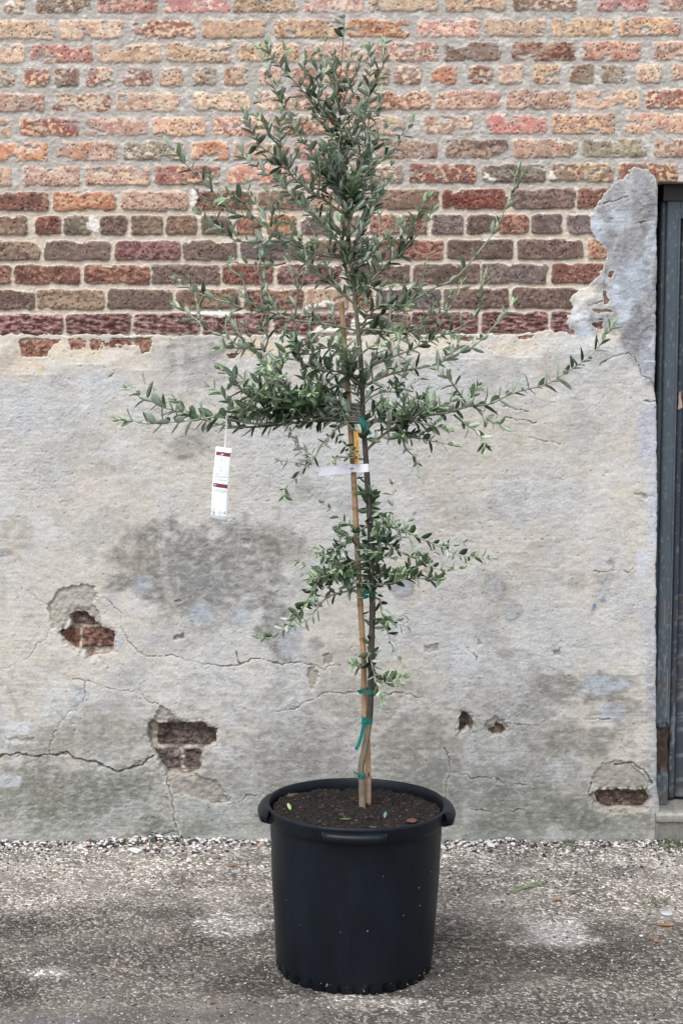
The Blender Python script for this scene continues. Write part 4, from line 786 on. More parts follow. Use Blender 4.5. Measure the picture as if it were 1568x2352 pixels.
for k in range(1500):                                      # bark chips and fibres in the compost
    rr = .2 * math.sqrt(q.random()); th = q.random() * 6.28; x_, y_ = rr * math.cos(th), rr * math.sin(th); p = Vector((x_, y_, soil_h(x_, y_) + .001))
    L_ = q.uniform(.003, .011) * (1.7 if q.random() < .06 else 1); a_ = q.random() * 6.28; d_ = Vector((math.cos(a_), math.sin(a_), q.uniform(-.3, .5))) * L_; s_ = Vector((-math.sin(a_), math.cos(a_), q.uniform(-.3, .3))) * L_ * q.uniform(.12, .4); h_ = Vector((0, 0, q.uniform(.001, .003)))
    c_ = tuple(lin(q.choice([(56, 46, 40), (72, 58, 48), (46, 40, 37), (96, 76, 62), (64, 54, 48), (40, 35, 33), (134, 108, 86)]), .40))
    mb.add([p - d_ / 2 - s_ / 2, p + d_ / 2 - s_ / 3, p + d_ / 2 + s_ / 2, p - d_ / 2 + s_ / 3, p + h_ - d_ / 4, p + h_ + d_ / 4], [(0, 1, 5, 4), (1, 2, 5), (2, 3, 4, 5), (3, 0, 4), (0, 3, 2, 1)], c_)
soil = mb.build('potting_soil', M_soil); soil.location = (PX + RIM * math.sin(R(1)), YP, 0); tag(soil, 'dark brown bark compost filling the black pot', 'soil', None, 'stuff')
def on_soil(u, v):
    p = P(u, v, YP)
    for _ in range(6):
        x_, y_ = p.x - soil.location.x, p.y - YP; h_ = soil_h(x_, y_) + .004; a, b = (u - 784) / F, (1176 - v) / F; t_ = (h_ - HC) / (-sp + b * cp); p = Vector((a * t_, -D + t_ * (cp + b * sp), h_))
    return p
flat_leaf('fallen_leaf', on_soil(664, 1862), .022, .009, 1.9, lin((176, 204, 132)), 'pale green leaf standing in the compost at left of pot', 'fallen leaf', M_leaf, .2, .004, .5)
flat_leaf('fallen_leaf', on_soil(793, 1884), .026, .009, .1, lin((104, 142, 96)), 'green olive leaf lying on compost left of the trunk', 'fallen leaf', M_leaf)
flat_leaf('fallen_leaf', on_soil(884, 1880), .020, .008, 1.4, lin((112, 142, 128)), 'grey green leaf pair upright in compost right of the cane', 'fallen leaf', M_leaf, .3, .003, .5)
def soil_chunk(u, v, s_, c_, label, sd_):
    o = stones('bark_chip', np.zeros((1, 3)), np.array([s_]), np.array([lin(c_)]), sd_, .4); o.location = on_soil(u, v); tag(o, label, 'bark chip')
soil_chunk(889, 1803, .014, (124, 92, 84), 'reddish bark piece on the compost at the back right', 31)
soil_chunk(945, 1885, .012, (100, 70, 56), 'brown bark piece on the compost near the front right', 32)
soil_chunk(668, 1828, .013, (92, 76, 66), 'dark bark piece on the compost at the back left', 33)

# ================================================================= TREE
tree = empty('olive_tree', (P(831, 1872, YP).x, YP, RIM - 0.03), 'young olive tree with slender trunk and silver green leaves growing in the black pot', 'olive tree')
TB = tree.location.copy()
def loc(p): return Vector(p) - TB
def spline(pts, step=0.012):
    pts = [Vector(p) for p in pts]; out = []
    for i in range(len(pts) - 1):
        p0, p1, p2, p3 = pts[max(i - 1, 0)], pts[i], pts[i + 1], pts[min(i + 2, len(pts) - 1)]; n_ = max(1, int((p2 - p1).length / step))
        for k in range(n_):
            t = k / n_; out.append(0.5 * ((2 * p1) + (p2 - p0) * t + (2 * p0 - 5 * p1 + 4 * p2 - p3) * t * t + (3 * p1 - p0 - 3 * p2 + p3) * t ** 3))
    out.append(pts[-1]); return out
TR = [(832, 1885, 15), (832, 1868, 14.6), (831, 1800, 14.2), (829, 1762, 14), (838, 1715, 13.5), (847, 1660, 13.4), (851, 1590, 13.6), (852, 1500, 13.2), (855, 1400, 13), (853, 1300, 12.6), (849, 1200, 12.2), (843, 1100, 11.8), (839, 1040, 11), (833, 950, 10.4), (831, 880, 10), (826, 800, 9.4), (820, 740, 8.8), (815, 690, 8), (809, 620, 6.8), (803, 560, 6), (798, 480, 5), (795, 410, 4.4), (790, 355, 3.8), (787, 324, 3.4), (782, 287, 3), (779, 252, 2.8), (776, 212, 2.4), (782, 162, 2.2), (787, 105, 2), (790, 60, 1.6), (789, 34, 1.3)]
TR = [(u, v, w_ * (1.12 if v > 700 else 1)) for u, v, w_ in TR]
tp = [P(u, v, YP - 0.012) for u, v, _ in TR]; trunk_c = spline(tp)
def trunk_at(v):
    vs_ = [a[1] for a in TR][::-1]; us_ = [a[0] for a in TR][::-1]; ws_ = [a[2] for a in TR][::-1]
    return P(float(np.interp(v, vs_, us_)), v, YP - 0.012), float(np.interp(v, vs_, ws_)) * 0.5 * 0.00103
zs_t = [p.z for p in tp]; rs_t = [a[2] * 0.5 * 0.00103 for a in TR]
q = random.Random(21)
trad = [float(np.interp(p.z, zs_t, rs_t)) * q.uniform(.95, 1.06) for p in trunk_c]
tcol = [tuple((lin((138, 128, 108), .62) if p.z < .62 else lin((84, 80, 74), .6) if p.z < 1.5 else lin((120, 122, 104), .6)) * q.uniform(.8, 1.2)) for p in trunk_c]
mb = MB(); mb.tube([loc(p) for p in trunk_c], trad, 14, tcol); mb.build('trunk', M_bark, tree, True)

L_dark, L_mid, L_pale, L_young = lin((46, 66, 46), .64), lin((92, 118, 80), .72), lin((182, 198, 178), .82), lin((166, 192, 146), .8)
def add_leaf(mb, p, d, nrm, L, wd, age, q):
    d = d.normalized(); nrm = (nrm - d * nrm.dot(d)); nrm = nrm.normalized() if nrm.length > 1e-4 else Vector((0, 0, 1)); s_ = d.cross(nrm).normalized()
    top = L_dark * (1 - age) + L_young * age; k = q.random() ** 1.2; top = (top * (1 - k * .6) + (L_mid if age < .5 else L_young) * k * .6) * q.uniform(.8, 1.2)
    und = (L_pale * (1 - age * .5) + L_young * age * .5) * q.uniform(.75, 1.1) 
    vs = []; cs = []; bend = q.uniform(-.18, .28) * L; fold = q.uniform(.1, .45); N_ = 6; tw = q.uniform(-.5, .5)
    for side in (0, 1):
        for i in range(N_):
            t = i / (N_ - 1); ww = wd / 2 * max(0.06, math.sin(math.pi * (t ** .92)) ** .56) if t < .999 else 0.0002
            if i == 0: ww = wd * .06
            ct, st_ = math.cos(tw * t), math.sin(tw * t); ss_ = s_ * ct + nrm * st_; nn = nrm * ct - s_ * st_
            c = p + d * (L * t) - nrm * (bend * t * t) - nn * (0.00045 * side)
            vs += [c - ss_ * ww + nn * ww * fold, c, c + ss_ * ww + nn * ww * fold]; cc = tuple(top if side == 0 else und); mc = tuple((top if side == 0 else und) * 1.25); cs += [cc, mc, cc]
    fs = []; M_ = 3 * N_
    for i in range(N_ - 1):
        for k in (0, 1):
            a = i * 3 + k; fs.append((a, a + 1, a + 4, a + 3)); b = M_ + a; fs.append((b, b + 3, b + 4, b + 1))
        for k in (0, 2):
            a = i * 3 + k; fs.append((a, a + 3, M_ + a + 3, M_ + a) if k == 0 else (a, M_ + a, M_ + a + 3, a + 3))
    mb.add([loc(v) for v in vs], fs, cs)
UP = Vector((0, 0, 1)); nbranch = 0
def branch(pts, r0=0.0022, gap=0.018, L=0.034, up=0.30, seed=0, lstart=0.03, tip=4, dens=1.0, step=0.010, twigs=17):
    """one limb with its twigs' leaves; pts are world points from the trunk to the tip"""
    global nbranch; nbranch += 1
    L *= 1.06; gap *= 1.08; rnd_ = 1.22 if pts[-1].z < 1.08 else 1.0; L *= 1.14 if rnd_ > 1 else 1; gap *= .84 if rnd_ > 1 else 1; twigs = twigs * (1.25 if rnd_ > 1 else 1); q = random.Random(1000 + nbranch + seed); pts = [pts[0]] + [Vector(p_) + Vector((q.gauss(0, .0022), q.gauss(0, .006), q.gauss(0, .0022))) for p_ in pts[1:]]; cl = spline(pts, step); N_ = len(cl)
    acc = [0]
    for a, b in zip(cl[:-1], cl[1:]): acc.append(acc[-1] + (b - a).length)
    tot = acc[-1]; rad = [r0 * .85 * (1 - s_ / tot) ** .7 + 0.0009 for s_ in acc]
    cols = [tuple((lin((122, 118, 104), .7) * (1 - s_ / tot) + lin((182, 188, 160), .8) * (s_ / tot)) * q.uniform(.9, 1.1)) for s_ in acc]
    mb = MB(); mb.tube([loc(p) for p in cl], rad, 6, cols); tb = mb
    lv = MB(); s_ = lstart; rot = q.random() * 3.14; k = 0
    def at(s_):
        i = min(np.searchsorted(acc, s_), N_ - 1); i = max(1, i); t = (s_ - acc[i - 1]) / max(acc[i] - acc[i - 1], 1e-6); return cl[i - 1].lerp(cl[i], min(max(t, 0), 1)), (cl[i] - cl[i - 1]).normalized()
    while s_ < tot:
        p, T = at(s_); f = s_ / tot; age = max(0, 1 - (tot - s_) / 0.07) ** 1.3 * q.uniform(.5, 1.0)
        A = T.cross(UP if abs(T.z) < .9 else Vector((1, 0, 0))).normalized(); B = T.cross(A)
        rot += math.pi / 2 + q.gauss(0, .25)
        for sg in (0, math.pi):
            if q.random() > dens * .93: continue
            th = rot + sg; O = A * math.cos(th) + B * math.sin(th); ang = q.uniform(.75, 1.35) * (1 - .35 * age)
            d = T * math.cos(ang) + O * math.sin(ang) + UP * up * q.uniform(.2, 1.6); d.x += q.gauss(0, .12); d.y += q.gauss(0, .12)
            ll = L * q.uniform(.6, 1.16) * (1 - .45 * age); add_leaf(lv, p, d, T * .8 + UP * .5 - O * .3 + Vector((0, q.gauss(0, .4), 0)), ll, ll * q.uniform(.29, .44) * rnd_, age, q)
        s_ += gap * q.uniform(.75, 1.3) * (1 - .35 * age); k += 1
    p, T = at(tot)
    for k in range(tip):
        O = Vector((q.gauss(0, 1), q.gauss(0, 1), q.gauss(0, 1))).normalized(); add_leaf(lv, p, T + O * .35, O, L * q.uniform(.4, .75), L * .13, q.uniform(.7, 1), q)
    if tot > 0.17 and twigs:
        nn_ = int(tot * twigs)
        for k in range(nn_):
            p, T = at(tot * q.uniform(.08, .66)); O = (Vector((q.gauss(0, .8), q.gauss(0, 1), q.gauss(0, .6)))).normalized(); T2 = (T * .8 + O * .9 + UP * .45).normalized(); l_ = q.uniform(.04, .12); bendv = UP * .25 * l_ + Vector((q.gauss(0, .1), q.gauss(0, .1), 0)) * l_
            m_ = p + T2 * l_ * .5; e_ = p + T2 * l_ + bendv; tb.tube([loc(p), loc(m_), loc(e_)], [.0013, .0010, .0006], 5, tuple(lin((172, 178, 150), .78)))
            s2 = .014; rr_ = q.random() * 3
            while s2 < l_:
                ff = s2 / l_; pp = p.lerp(m_, ff * 2) if ff < .5 else m_.lerp(e_, ff * 2 - 1); A = T2.cross(UP).normalized(); B = T2.cross(A); rr_ += 1.57 + q.gauss(0, .3)
                for sg in (0, math.pi):
                    if q.random() < .12: continue
                    OO = A * math.cos(rr_ + sg) + B * math.sin(rr_ + sg); ag = q.uniform(.7, 1.3); ae = max(0, ff - .55) * 1.6 * q.random(); ll = L * q.uniform(.6, 1.05) * (1 - .3 * ff)
                    add_leaf(lv, pp, T2 * math.cos(ag) + OO * math.sin(ag) + UP * up * q.uniform(.2, 1.2), T2 * .8 + UP * .5 - OO * .3, ll, ll * q.uniform(.29, .44) * rnd_, ae, q)
                s2 += .0165 * q.uniform(.8, 1.3)
            for _ in range(3): add_leaf(lv, e_, T2 + Vector((q.gauss(0, .4), q.gauss(0, .4), q.gauss(0, .4))), UP, L * q.uniform(.4, .65), L * .14, q.uniform(.5, 1), q)
    stem = mb.build('branch', M_bark, tree, True)
    if lv.v: lv.build('leaves', M_leaf, stem, True)
    return cl
def tile(ox, oy, k, pts): return [(ox + x * k, oy + y * k) for x, y in pts]
T1 = lambda p: tile(490, 11.7, .3125, p); T2 = lambda p: tile(350, 303.3, .3125, p); T3 = lambda p: tile(746.7, 303.3, .3125, p)
T4 = lambda p: tile(350, 612.5, .3125, p); T5 = lambda p: tile(746.7, 612.5, .3125, p); T6 = lambda p: tile(256.7, 816.7, .3125, p)
T7 = lambda p: tile(980, 700, .3125, p); T8 = lambda p: tile(583.3, 1108.3, .37202, p)
def lay(uv, dy, y0=None, base=None):
    """outline points become metres; the limb leans dy metres towards (-) or away from (+) the street by its tip"""
    y0 = YP - 0.012 if y0 is None else y0; n_ = len(uv); out = []
    for i, (u, v) in enumerate(uv): out.append(P(u, v, y0 + dy * (i / (n_ - 1)) ** 1.1))
    if base is not None: out.insert(0, trunk_at(base)[0])
    return out
J = []   # (points, lean, trunk height or None, options)
def br(uv, dy, base=None, **k): J.append((uv, dy, base, k))
# left side, top to bottom
br(T1([(930, 900), (800, 780), (700, 680), (600, 580), (520, 480), (430, 360), (400, 300)]), -.10, 300, r0=.0024)
br(T1([(760, 1150), (700, 1050), (640, 960), (600, 890), (540, 770), (470, 640), (420, 520), (375, 410), (350, 320)]), .08, 440, gap=.022)
br(T2([(1300, 520), (1200, 450), (1050, 340), (960, 240), (850, 150), (760, 100)]) + T1([(330, 1030), (270, 900), (225, 790)]), -.12, 500)
br(T2([(1330, 750), (1280, 710), (1200, 630), (1100, 540), (1040, 480), (950, 390), (860, 320), (720, 220), (640, 150)]), .12, 580)
br(T1([(500, 1040), (440, 960), (380, 880), (330, 810)]), -.12, None, gap=.013)
br(T1([(500, 1160), (495, 1040), (490, 900), (495, 800)]), -.06, None, gap=.016)
br(T1([(300, 720), (330, 700), (340, 620)]), .08, None, L=.026)
br(T1([(590, 940), (640, 880), (700, 840)]), .03, None, L=.026)
br(T1([(850, 1170), (830, 1060), (860, 960)]), -.1, None, L=.030)
br(T1([(560, 490), (530, 400), (520, 330)]), -.08, None, L=.03, gap=.014)
br(T1([(640, 590), (680, 500), (660, 420), (720, 370)]), -.04, None, L=.032)
br(T1([(915, 660), (880, 590), (830, 480), (790, 380), (810, 290)]), .06, None, L=.03)
br(T1([(920, 640), (900, 560), (890, 450), (890, 370)]), -.06, None, L=.028)
br(T1([(800, 780), (770, 680), (790, 560), (800, 480)]), -.07, None, L=.034)
br(T1([(940, 800), (960, 680), (1000, 580), (985, 480), (1010, 380)]), -.08, None, L=.030)
br(T1([(1000, 580), (1050, 500), (1070, 400)]), -.05, None, L=.028)
br(T1([(930, 770), (1000, 700), (1040, 640), (1080, 600)]), .06, None, L=.03)
br(T2([(1430, 915), (1340, 910), (1180, 880), (1030, 810), (930, 760), (830, 690), (700, 640), (600, 590), (510, 520), (430, 430), (340, 350), (270, 250), (190, 180), (130, 90)]), -.14, 600, twigs=12, r0=.0026)
br(T2([(960, 800), (850, 800), (740, 800), (610, 795), (540, 760), (430, 690), (350, 610)]), .05, None)
br(T2([(440, 440), (420, 350), (415, 300)]), -.10, None, L=.024, gap=.014)
br(T2([(480, 505), (390, 490), (300, 410), (270, 380)]), -.08, None, L=.022)
br(T2([(740, 640), (680, 540), (590, 470), (540, 500)]), -.12, None, L=.034, gap=.015)
br(T2([(1310, 1110), (1200, 1010), (1120, 950), (1040, 870), (940, 790), (860, 690), (790, 580), (740, 480), (700, 390)]), .10, 700, r0=.0026)
br(T2([(870, 690), (880, 560), (840, 440)]), -.10, None, L=.03)
br(T2([(1000, 270), (1050, 180), (1080, 80)]), -.10, None, L=.03)
br(T4([(1380, 440), (1200, 410), (1050, 385), (900, 350), (780, 325), (650, 295), (550, 270), (450, 230), (340, 190), (260, 140), (190, 90)]), -.10, 760, r0=.0026)
br(T4([(730, 330), (700, 260), (690, 180), (650, 80), (590, 20)]) + T2([(575, 945)]), .04, None, L=.024)
br(T4([(810, 330), (810, 250), (800, 100), (790, 20)]) + T2([(800, 900)]), -.04, None, L=.028)
br(T4([(1050, 390), (1070, 250), (1110, 100), (1125, 20)]) + T2([(1120, 880), (1100, 790)]), -.04, None, L=.03, gap=.026)
br(T2([(980, 960), (900, 970), (800, 985), (700, 980), (600, 960)]), .04, None, L=.026)
br(T4([(1090, 985), (1010, 910), (920, 830), (830, 715), (740, 605), (650, 590), (560, 530), (450, 470), (350, 410), (260, 350), (190, 290)]), .12, 950, r0=.0026)
br(T4([(360, 410), (345, 320), (330, 230)]), .12, None, L=.026)
br(T4([(560, 530), (530, 440), (560, 370)]), .10, None, L=.028, gap=.014)
br(T4([(800, 610), (720, 605), (620, 605), (500, 590)]), -.02, None, L=.038)
br(T4([(720, 600), (660, 530), (615, 460)]), -.06, None, L=.04)
br(T4([(820, 620), (860, 520), (800, 420), (820, 330)]), -.02, None, L=.034)
br(T4([(1400, 780), (1300, 770), (1200, 750), (1100, 710), (1000, 680), (900, 690), (830, 720)]), -.14, 880, L=.038)
br(T4([(1290, 600), (1180, 615), (1080, 620), (960, 650), (880, 680)]), -.10, 810, L=.036)
br(T4([(1100, 710), (1060, 600), (1030, 520)]), -.16, None, L=.034)
br(T4([(1000, 1060), (900, 1040), (800, 990), (700, 930), (620, 870), (580, 800), (500, 760)]), -.16, 950, r0=.0024, L=.038)
br(T4([(1500, 950), (1380, 880), (1280, 860), (1180, 830)]), -.06, 900, L=.034, gap=.014)
br(T4([(1300, 1000), (1200, 940), (1120, 930)]), -.10, 930, L=.036, gap=.014)
br(T4([(700, 1140), (600, 1030), (550, 990), (500, 930), (430, 880)]), -.10, None, L=.032)
br(T4([(700, 1050), (760, 950), (860, 850), (900, 830)]), -.14, None, L=.034)
br(T4([(1000, 1060), (900, 960), (740, 880)]), -.20, None, L=.042)
br(T6([(1500, 455), (1300, 485), (1150, 500), (990, 495), (850, 455), (780, 450), (700, 460), (550, 480), (400, 495), (250, 490), (150, 470), (60, 480)]), -.12, 965, twigs=7, r0=.003, L=.042, gap=.015)
br(T6([(1568, 470), (1400, 490), (1150, 515), (980, 520), (830, 510), (720, 480), (640, 455), (560, 430), (480, 410), (370, 380), (270, 320), (180, 270), (110, 230)]), .06, 970, twigs=7, r0=.003, L=.040, gap=.015)
br(T6([(1500, 400), (1300, 390), (1100, 390), (950, 400)]), -.10, 955, L=.042, gap=.015)
br(T6([(1450, 440), (1250, 430), (1050, 440), (900, 420)]), -.02, 960, L=.036, gap=.014)
br(T6([(1500, 330), (1400, 350), (1250, 330), (1130, 300)]), -.14, 940, L=.040, gap=.015)
br(T5([(240, 830), (190, 800), (165, 720), (145, 640), (125, 560)]), -.10, 885, L=.044, gap=.012, up=.1, tip=6)
br(T5([(240, 860), (210, 800), (200, 740), (230, 620)]), -.06, 890, L=.036, gap=.014)
br([(812, 985), (788, 968), (776, 983), (763, 995), (733, 1022), (716, 1055), (694, 1079), (685, 1095), (660, 1113), (653, 1140)], -.08, 1005, L=.026, up=0)
br([(788, 968), (740, 962), (700, 972)], -.05, None, L=.032)
br([(815, 1052), (780, 1051), (758, 1060)], -.04, 1056, L=.026, tip=2)
# right side
br(T3([(170, 560), (200, 400), (250, 270)]) + T1([(1110, 1000), (1130, 880), (1150, 600), (1155, 400), (1150, 330)]), -.08, 520, L=.036)
br(T3([(200, 580), (270, 450), (310, 240)]) + T1([(1180, 1000), (1210, 850), (1220, 730), (1235, 650)]), .08, 530, L=.034)
br(T3([(180, 560), (230, 430), (300, 320), (380, 240)]) + T1([(1260, 1110), (1340, 1030), (1420, 920), (1460, 860)]), -.04, 520, L=.032)
br(T1([(1150, 640), (1180, 560), (1230, 450), (1240, 370), (1250, 270)]), -.02, None, L=.030)
br(T1([(1160, 600), (1240, 520)]), .04, None, L=.03)
br(T1([(950, 900), (1050, 800), (1120, 700), (1150, 600)]), .05, None, L=.034)
br(T3([(200, 960), (300, 900), (370, 840), (440, 780), (500, 720), (550, 650)]), .06, 640, L=.034)
br(T5([(300, 130)]) + T3([(300, 1120), (400, 1040), (470, 960), (540, 900), (620, 810), (690, 720), (740, 640), (790, 590)]), -.10, 690, r0=.0024, L=.036)
br(T3([(470, 960), (480, 860), (470, 780)]), -.12, None, L=.032)
br(T3([(640, 790), (640, 690), (700, 580), (730, 490)]), -.10, None, L=.034, gap=.017)
br(T3([(640, 780), (570, 700), (510, 640)]), -.05, None, L=.03)
br(T5([(280, 430), (370, 390), (480, 330), (590, 260), (700, 200), (820, 140)]) + T3([(940, 1080), (1060, 970), (1170, 830), (1260, 690), (1330, 560), (1370, 450), (1390, 340), (1405, 290)]), -.14, 765, twigs=5, r0=.0026, L=.032, gap=.034)
br(T3([(1370, 440), (1420, 380), (1460, 280)]), -.14, None, L=.022)
br(T5([(590, 260), (560, 180), (590, 100)]), -.10, None, L=.03)
br(T5([(290, 760), (400, 700), (520, 650), (620, 610), (740, 570), (860, 510), (950, 470), (1050, 410), (1110, 360)]), -.08, 850, r0=.0024, L=.032, gap=.024)
br(T5([(1110, 360), (1130, 290), (1140, 200), (1170, 60)]), -.08, None, L=.03, gap=.014)
br(T5([(270, 460), (400, 500), (500, 490), (600, 470), (720, 430), (820, 370), (920, 290), (980, 210), (1010, 120)]), .08, 770, L=.032, gap=.021)
br(T5([(720, 430), (770, 350), (800, 290)]), .08, None, L=.03)
br(T5([(290, 870), (350, 840), (480, 800), (600, 780), (720, 740), (850, 700), (960, 650), (1070, 590), (1150, 520), (1220, 450), (1290, 380), (1390, 270)]), .06, 890, r0=.0024, L=.034, gap=.025)
br(T5([(620, 610), (640, 560), (600, 540)]), -.04, None, L=.034, gap=.012)
br(T5([(230, 200), (300, 150), (380, 180), (480, 130)]), -.10, 690, L=.034)
br(T5([(260, 640), (330, 590), (420, 570)]), -.06, 815, L=.024, tip=2)
br(T5([(270, 420), (350, 330), (430, 280), (520, 330), (600, 300)]), -.10, 750, L=.034, gap=.016)
br(T5([(290, 470), (420, 460), (540, 480)]), -.12, 775, L=.036, gap=.016)
br(T5([(290, 1000), (360, 950), (450, 935), (580, 940), (700, 980), (830, 1030)]), -.06, 935, L=.032, gap=.024)
br([(881, 998), (910, 985), (950, 970), (980, 956)] + T7([(150, 795), (300, 750), (450, 710), (630, 665), (760, 620), (880, 580), (1000, 520), (1130, 420), (1250, 310), (1310, 220), (1370, 160)]), -.10, 1036, twigs=6, r0=.0034, L=.040, gap=.0165)
br(T7([(300, 740), (260, 680), (200, 600), (140, 530), (70, 480)]), -.14, None, L=.034, gap=.018)
br(T7([(320, 740), (330, 660), (390, 600)]), -.10, None, L=.030, gap=.014)
br(T7([(200, 810), (280, 860), (350, 920), (420, 1000), (435, 1060)]), -.12, None, L=.036, up=-.25, gap=.016)
br(T7([(350, 740), (400, 790), (460, 840), (560, 900)]), -.02, None, L=.034)
br([(850, 965), (900, 965), (950, 960), (1000, 940), (1040, 920)], -.10, 975, L=.040, gap=.014)
br([(860, 990), (909, 985), (940, 1000), (984, 1013), (1039, 1022)], -.06, None, L=.032, gap=.013, up=.1)
br([(924, 1003), (934, 1028), (949, 1053), (958, 1072)], -.06, None, L=.026, up=-.1)
br([(900, 975), (930, 955), (980, 975), (1020, 985)], -.14, None, L=.036, gap=.014)
br([(855, 955), (870, 935), (885, 930)], -.06, 960, L=.04, tip=2)
# low shoots
br(T8([(700, 180), (760, 240), (850, 275), (950, 305), (1050, 350), (1150, 400), (1250, 440), (1350, 465), (1460, 468)]), -.10, 1170, twigs=5, L=.026, up=.1)
br(T8([(740, 330), (800, 370), (900, 410), (1000, 480), (1080, 520), (1180, 550), (1270, 530)]), -.12, 1225, L=.028)
br(T8([(740, 660), (770, 640), (850, 620), (950, 600), (1080, 595), (1140, 585)]), -.08, 1360, L=.028, gap=.015)
br(T8([(740, 700), (770, 720), (800, 830), (830, 940), (860, 1020), (890, 1080), (905, 1115)]), -.05, 1365, L=.025, up=-.05, gap=.023)
br(T8([(700, 1020), (730, 1150), (760, 1230), (790, 1330)]), -.05, 1480, L=.030, up=0, gap=.016)
br(T8([(740, 1170), (800, 1200), (860, 1210), (920, 1190)]), -.08, None, L=.030, gap=.012)
br(T8([(755, 1220), (820, 1240), (900, 1235)]), -.10, None, L=.028, gap=.013)
br(T8([(700, 260), (650, 290), (590, 350), (540, 400), (470, 500), (410, 600), (360, 670), (300, 770), (240, 850), (190, 900), (90, 965), (30, 960)]), -.10, 1200, twigs=14, L=.024, up=.05, gap=.019)
br(T8([(700, 620), (640, 640), (560, 670), (470, 710), (400, 770), (330, 840), (240, 880)]), .03, 1345, L=.027, up=.05)
br(T8([(690, 480), (620, 480), (540, 530), (460, 560), (400, 580), (350, 600)]), -.10, 1290, L=.028, gap=.013)
br(T8([(690, 540), (600, 540), (500, 600), (400, 620), (370, 680)]), -.08, 1310, L=.028, gap=.014)
br(T8([(770, 250), (785, 340), (790, 430), (760, 440), (700, 420)]), -.08, 1200, L=.026, gap=.018)
br(T8([(690, 1130), (640, 1130), (600, 1110)]), -.04, 1530, L=.022, gap=.012)
br(T8([(740, 480), (800, 470), (870, 465)]), -.04, 1290, L=.024)
br(T8([(735, 590), (790, 560), (860, 560), (930, 560)]), -.10, 1330, L=.028, gap=.013)
br(T8([(760, 200), (800, 240), (850, 250)]), -.06, 1160, L=.028, gap=.012)
# leaves straight on the trunk
for uv, dy, base, k in J:
    pts = lay(uv, dy, None, base)
    if base is None:                                   # a side twig: start it at the depth of the limb it leaves
        best = None; p0 = uv[0]
        for uv2, dy2, b2, _ in J:
            if uv2 is uv or b2 is None: continue
            for i, (a, b) in enumerate(uv2):
                dd = math.hypot(a - p0[0], b - p0[1]); yy = YP - .012 + dy2 * (i / (len(uv2) - 1)) ** 1.1
                if best is None or dd < best[0]: best = (dd, yy)
        for a in TR:
            dd = math.hypot(a[0] - p0[0], a[1] - p0[1]) * 1.3
            if dd < best[0]: best = (dd, YP - .012)
        y0 = best[1]; n_ = len(uv); pts = [P(u, v, y0 + (dy * .5) * (i / (n_ - 1))) for i, (u, v) in enumerate(uv)]
    branch(pts, **k)
# the dense heart of the crown
q = random.Random(77); left_n = 99 - nbranch
print('branches', nbranch)
lv = MB()
TRW = 1
def trunk_leaves(v0, v1, n_, L, out=.0, q=q):
    for k in range(n_):
        v = q.uniform(v0, v1); p, r_ = trunk_at(v); a = q.random() * 6.28; O = Vector((math.cos(a), math.sin(a), 0)); d = O * q.uniform(.6, 1) + UP * q.uniform(-.3, .8)
        add_leaf(lv, p + O * r_ * .8, d, Vector((q.gauss(0, .7), -0.6 + q.gauss(0, .5), q.gauss(0, .6))), L * q.uniform(.7, 1.15), L * .36, q.random() * .15, q)
def heart(v0, v1, n_, L, length):                      # short leafy spurs all round the stem
    for k in range(n_):
        v = q.uniform(v0, v1); p, r_ = trunk_at(v); a = q.random() * 6.28; O = Vector((math.cos(a), math.sin(a), 0)); T = (O * q.uniform(.5, .9) + UP * q.uniform(.6, 1.0)).normalized(); l_ = length * q.uniform(.4, 1.1)
        lv.tube([loc(p), loc(p + T * l_ * .5), loc(p + T * l_ + UP * l_ * .1)], [.0013, .001, .0006], 5, tuple(lin((120, 122, 100), .65)))
        s_ = l_ * .15
        while s_ < l_:
            b = q.random() * 6.28; A = T.cross(UP).normalized(); B = T.cross(A); OO = A * math.cos(b) + B * math.sin(b); ag = q.uniform(.5, 1); age = .7 * max(0, s_ / l_ - .75) / .25 * q.random()
            add_leaf(lv, p + T * s_, T * math.cos(ag) + OO * math.sin(ag) + UP * .25, T + UP * .4 - OO * .3, L * q.uniform(.7, 1.15), L * .28, age, q); s_ += .0085 * q.uniform(.7, 1.3)
heart(250, 420, 10, .033, .12); heart(400, 620, 26, .036, .16); heart(600, 720, 12, .034, .10); heart(880, 1000, 12, .034, .10)
trunk_leaves(30, 75, 5, .026); trunk_leaves(60, 250, 14, .034); trunk_leaves(250, 720, 44, .037); trunk_leaves(940, 1010, 14, .036); trunk_leaves(1090, 1130, 3, .034); trunk_leaves(1130, 1370, 120, .030); trunk_leaves(1370, 1540, 26, .025)
hs_ = lv.build('spur_leaves', M_leaf, tree, True); hs_['label'] = 'short leafy spurs growing straight from the trunk'

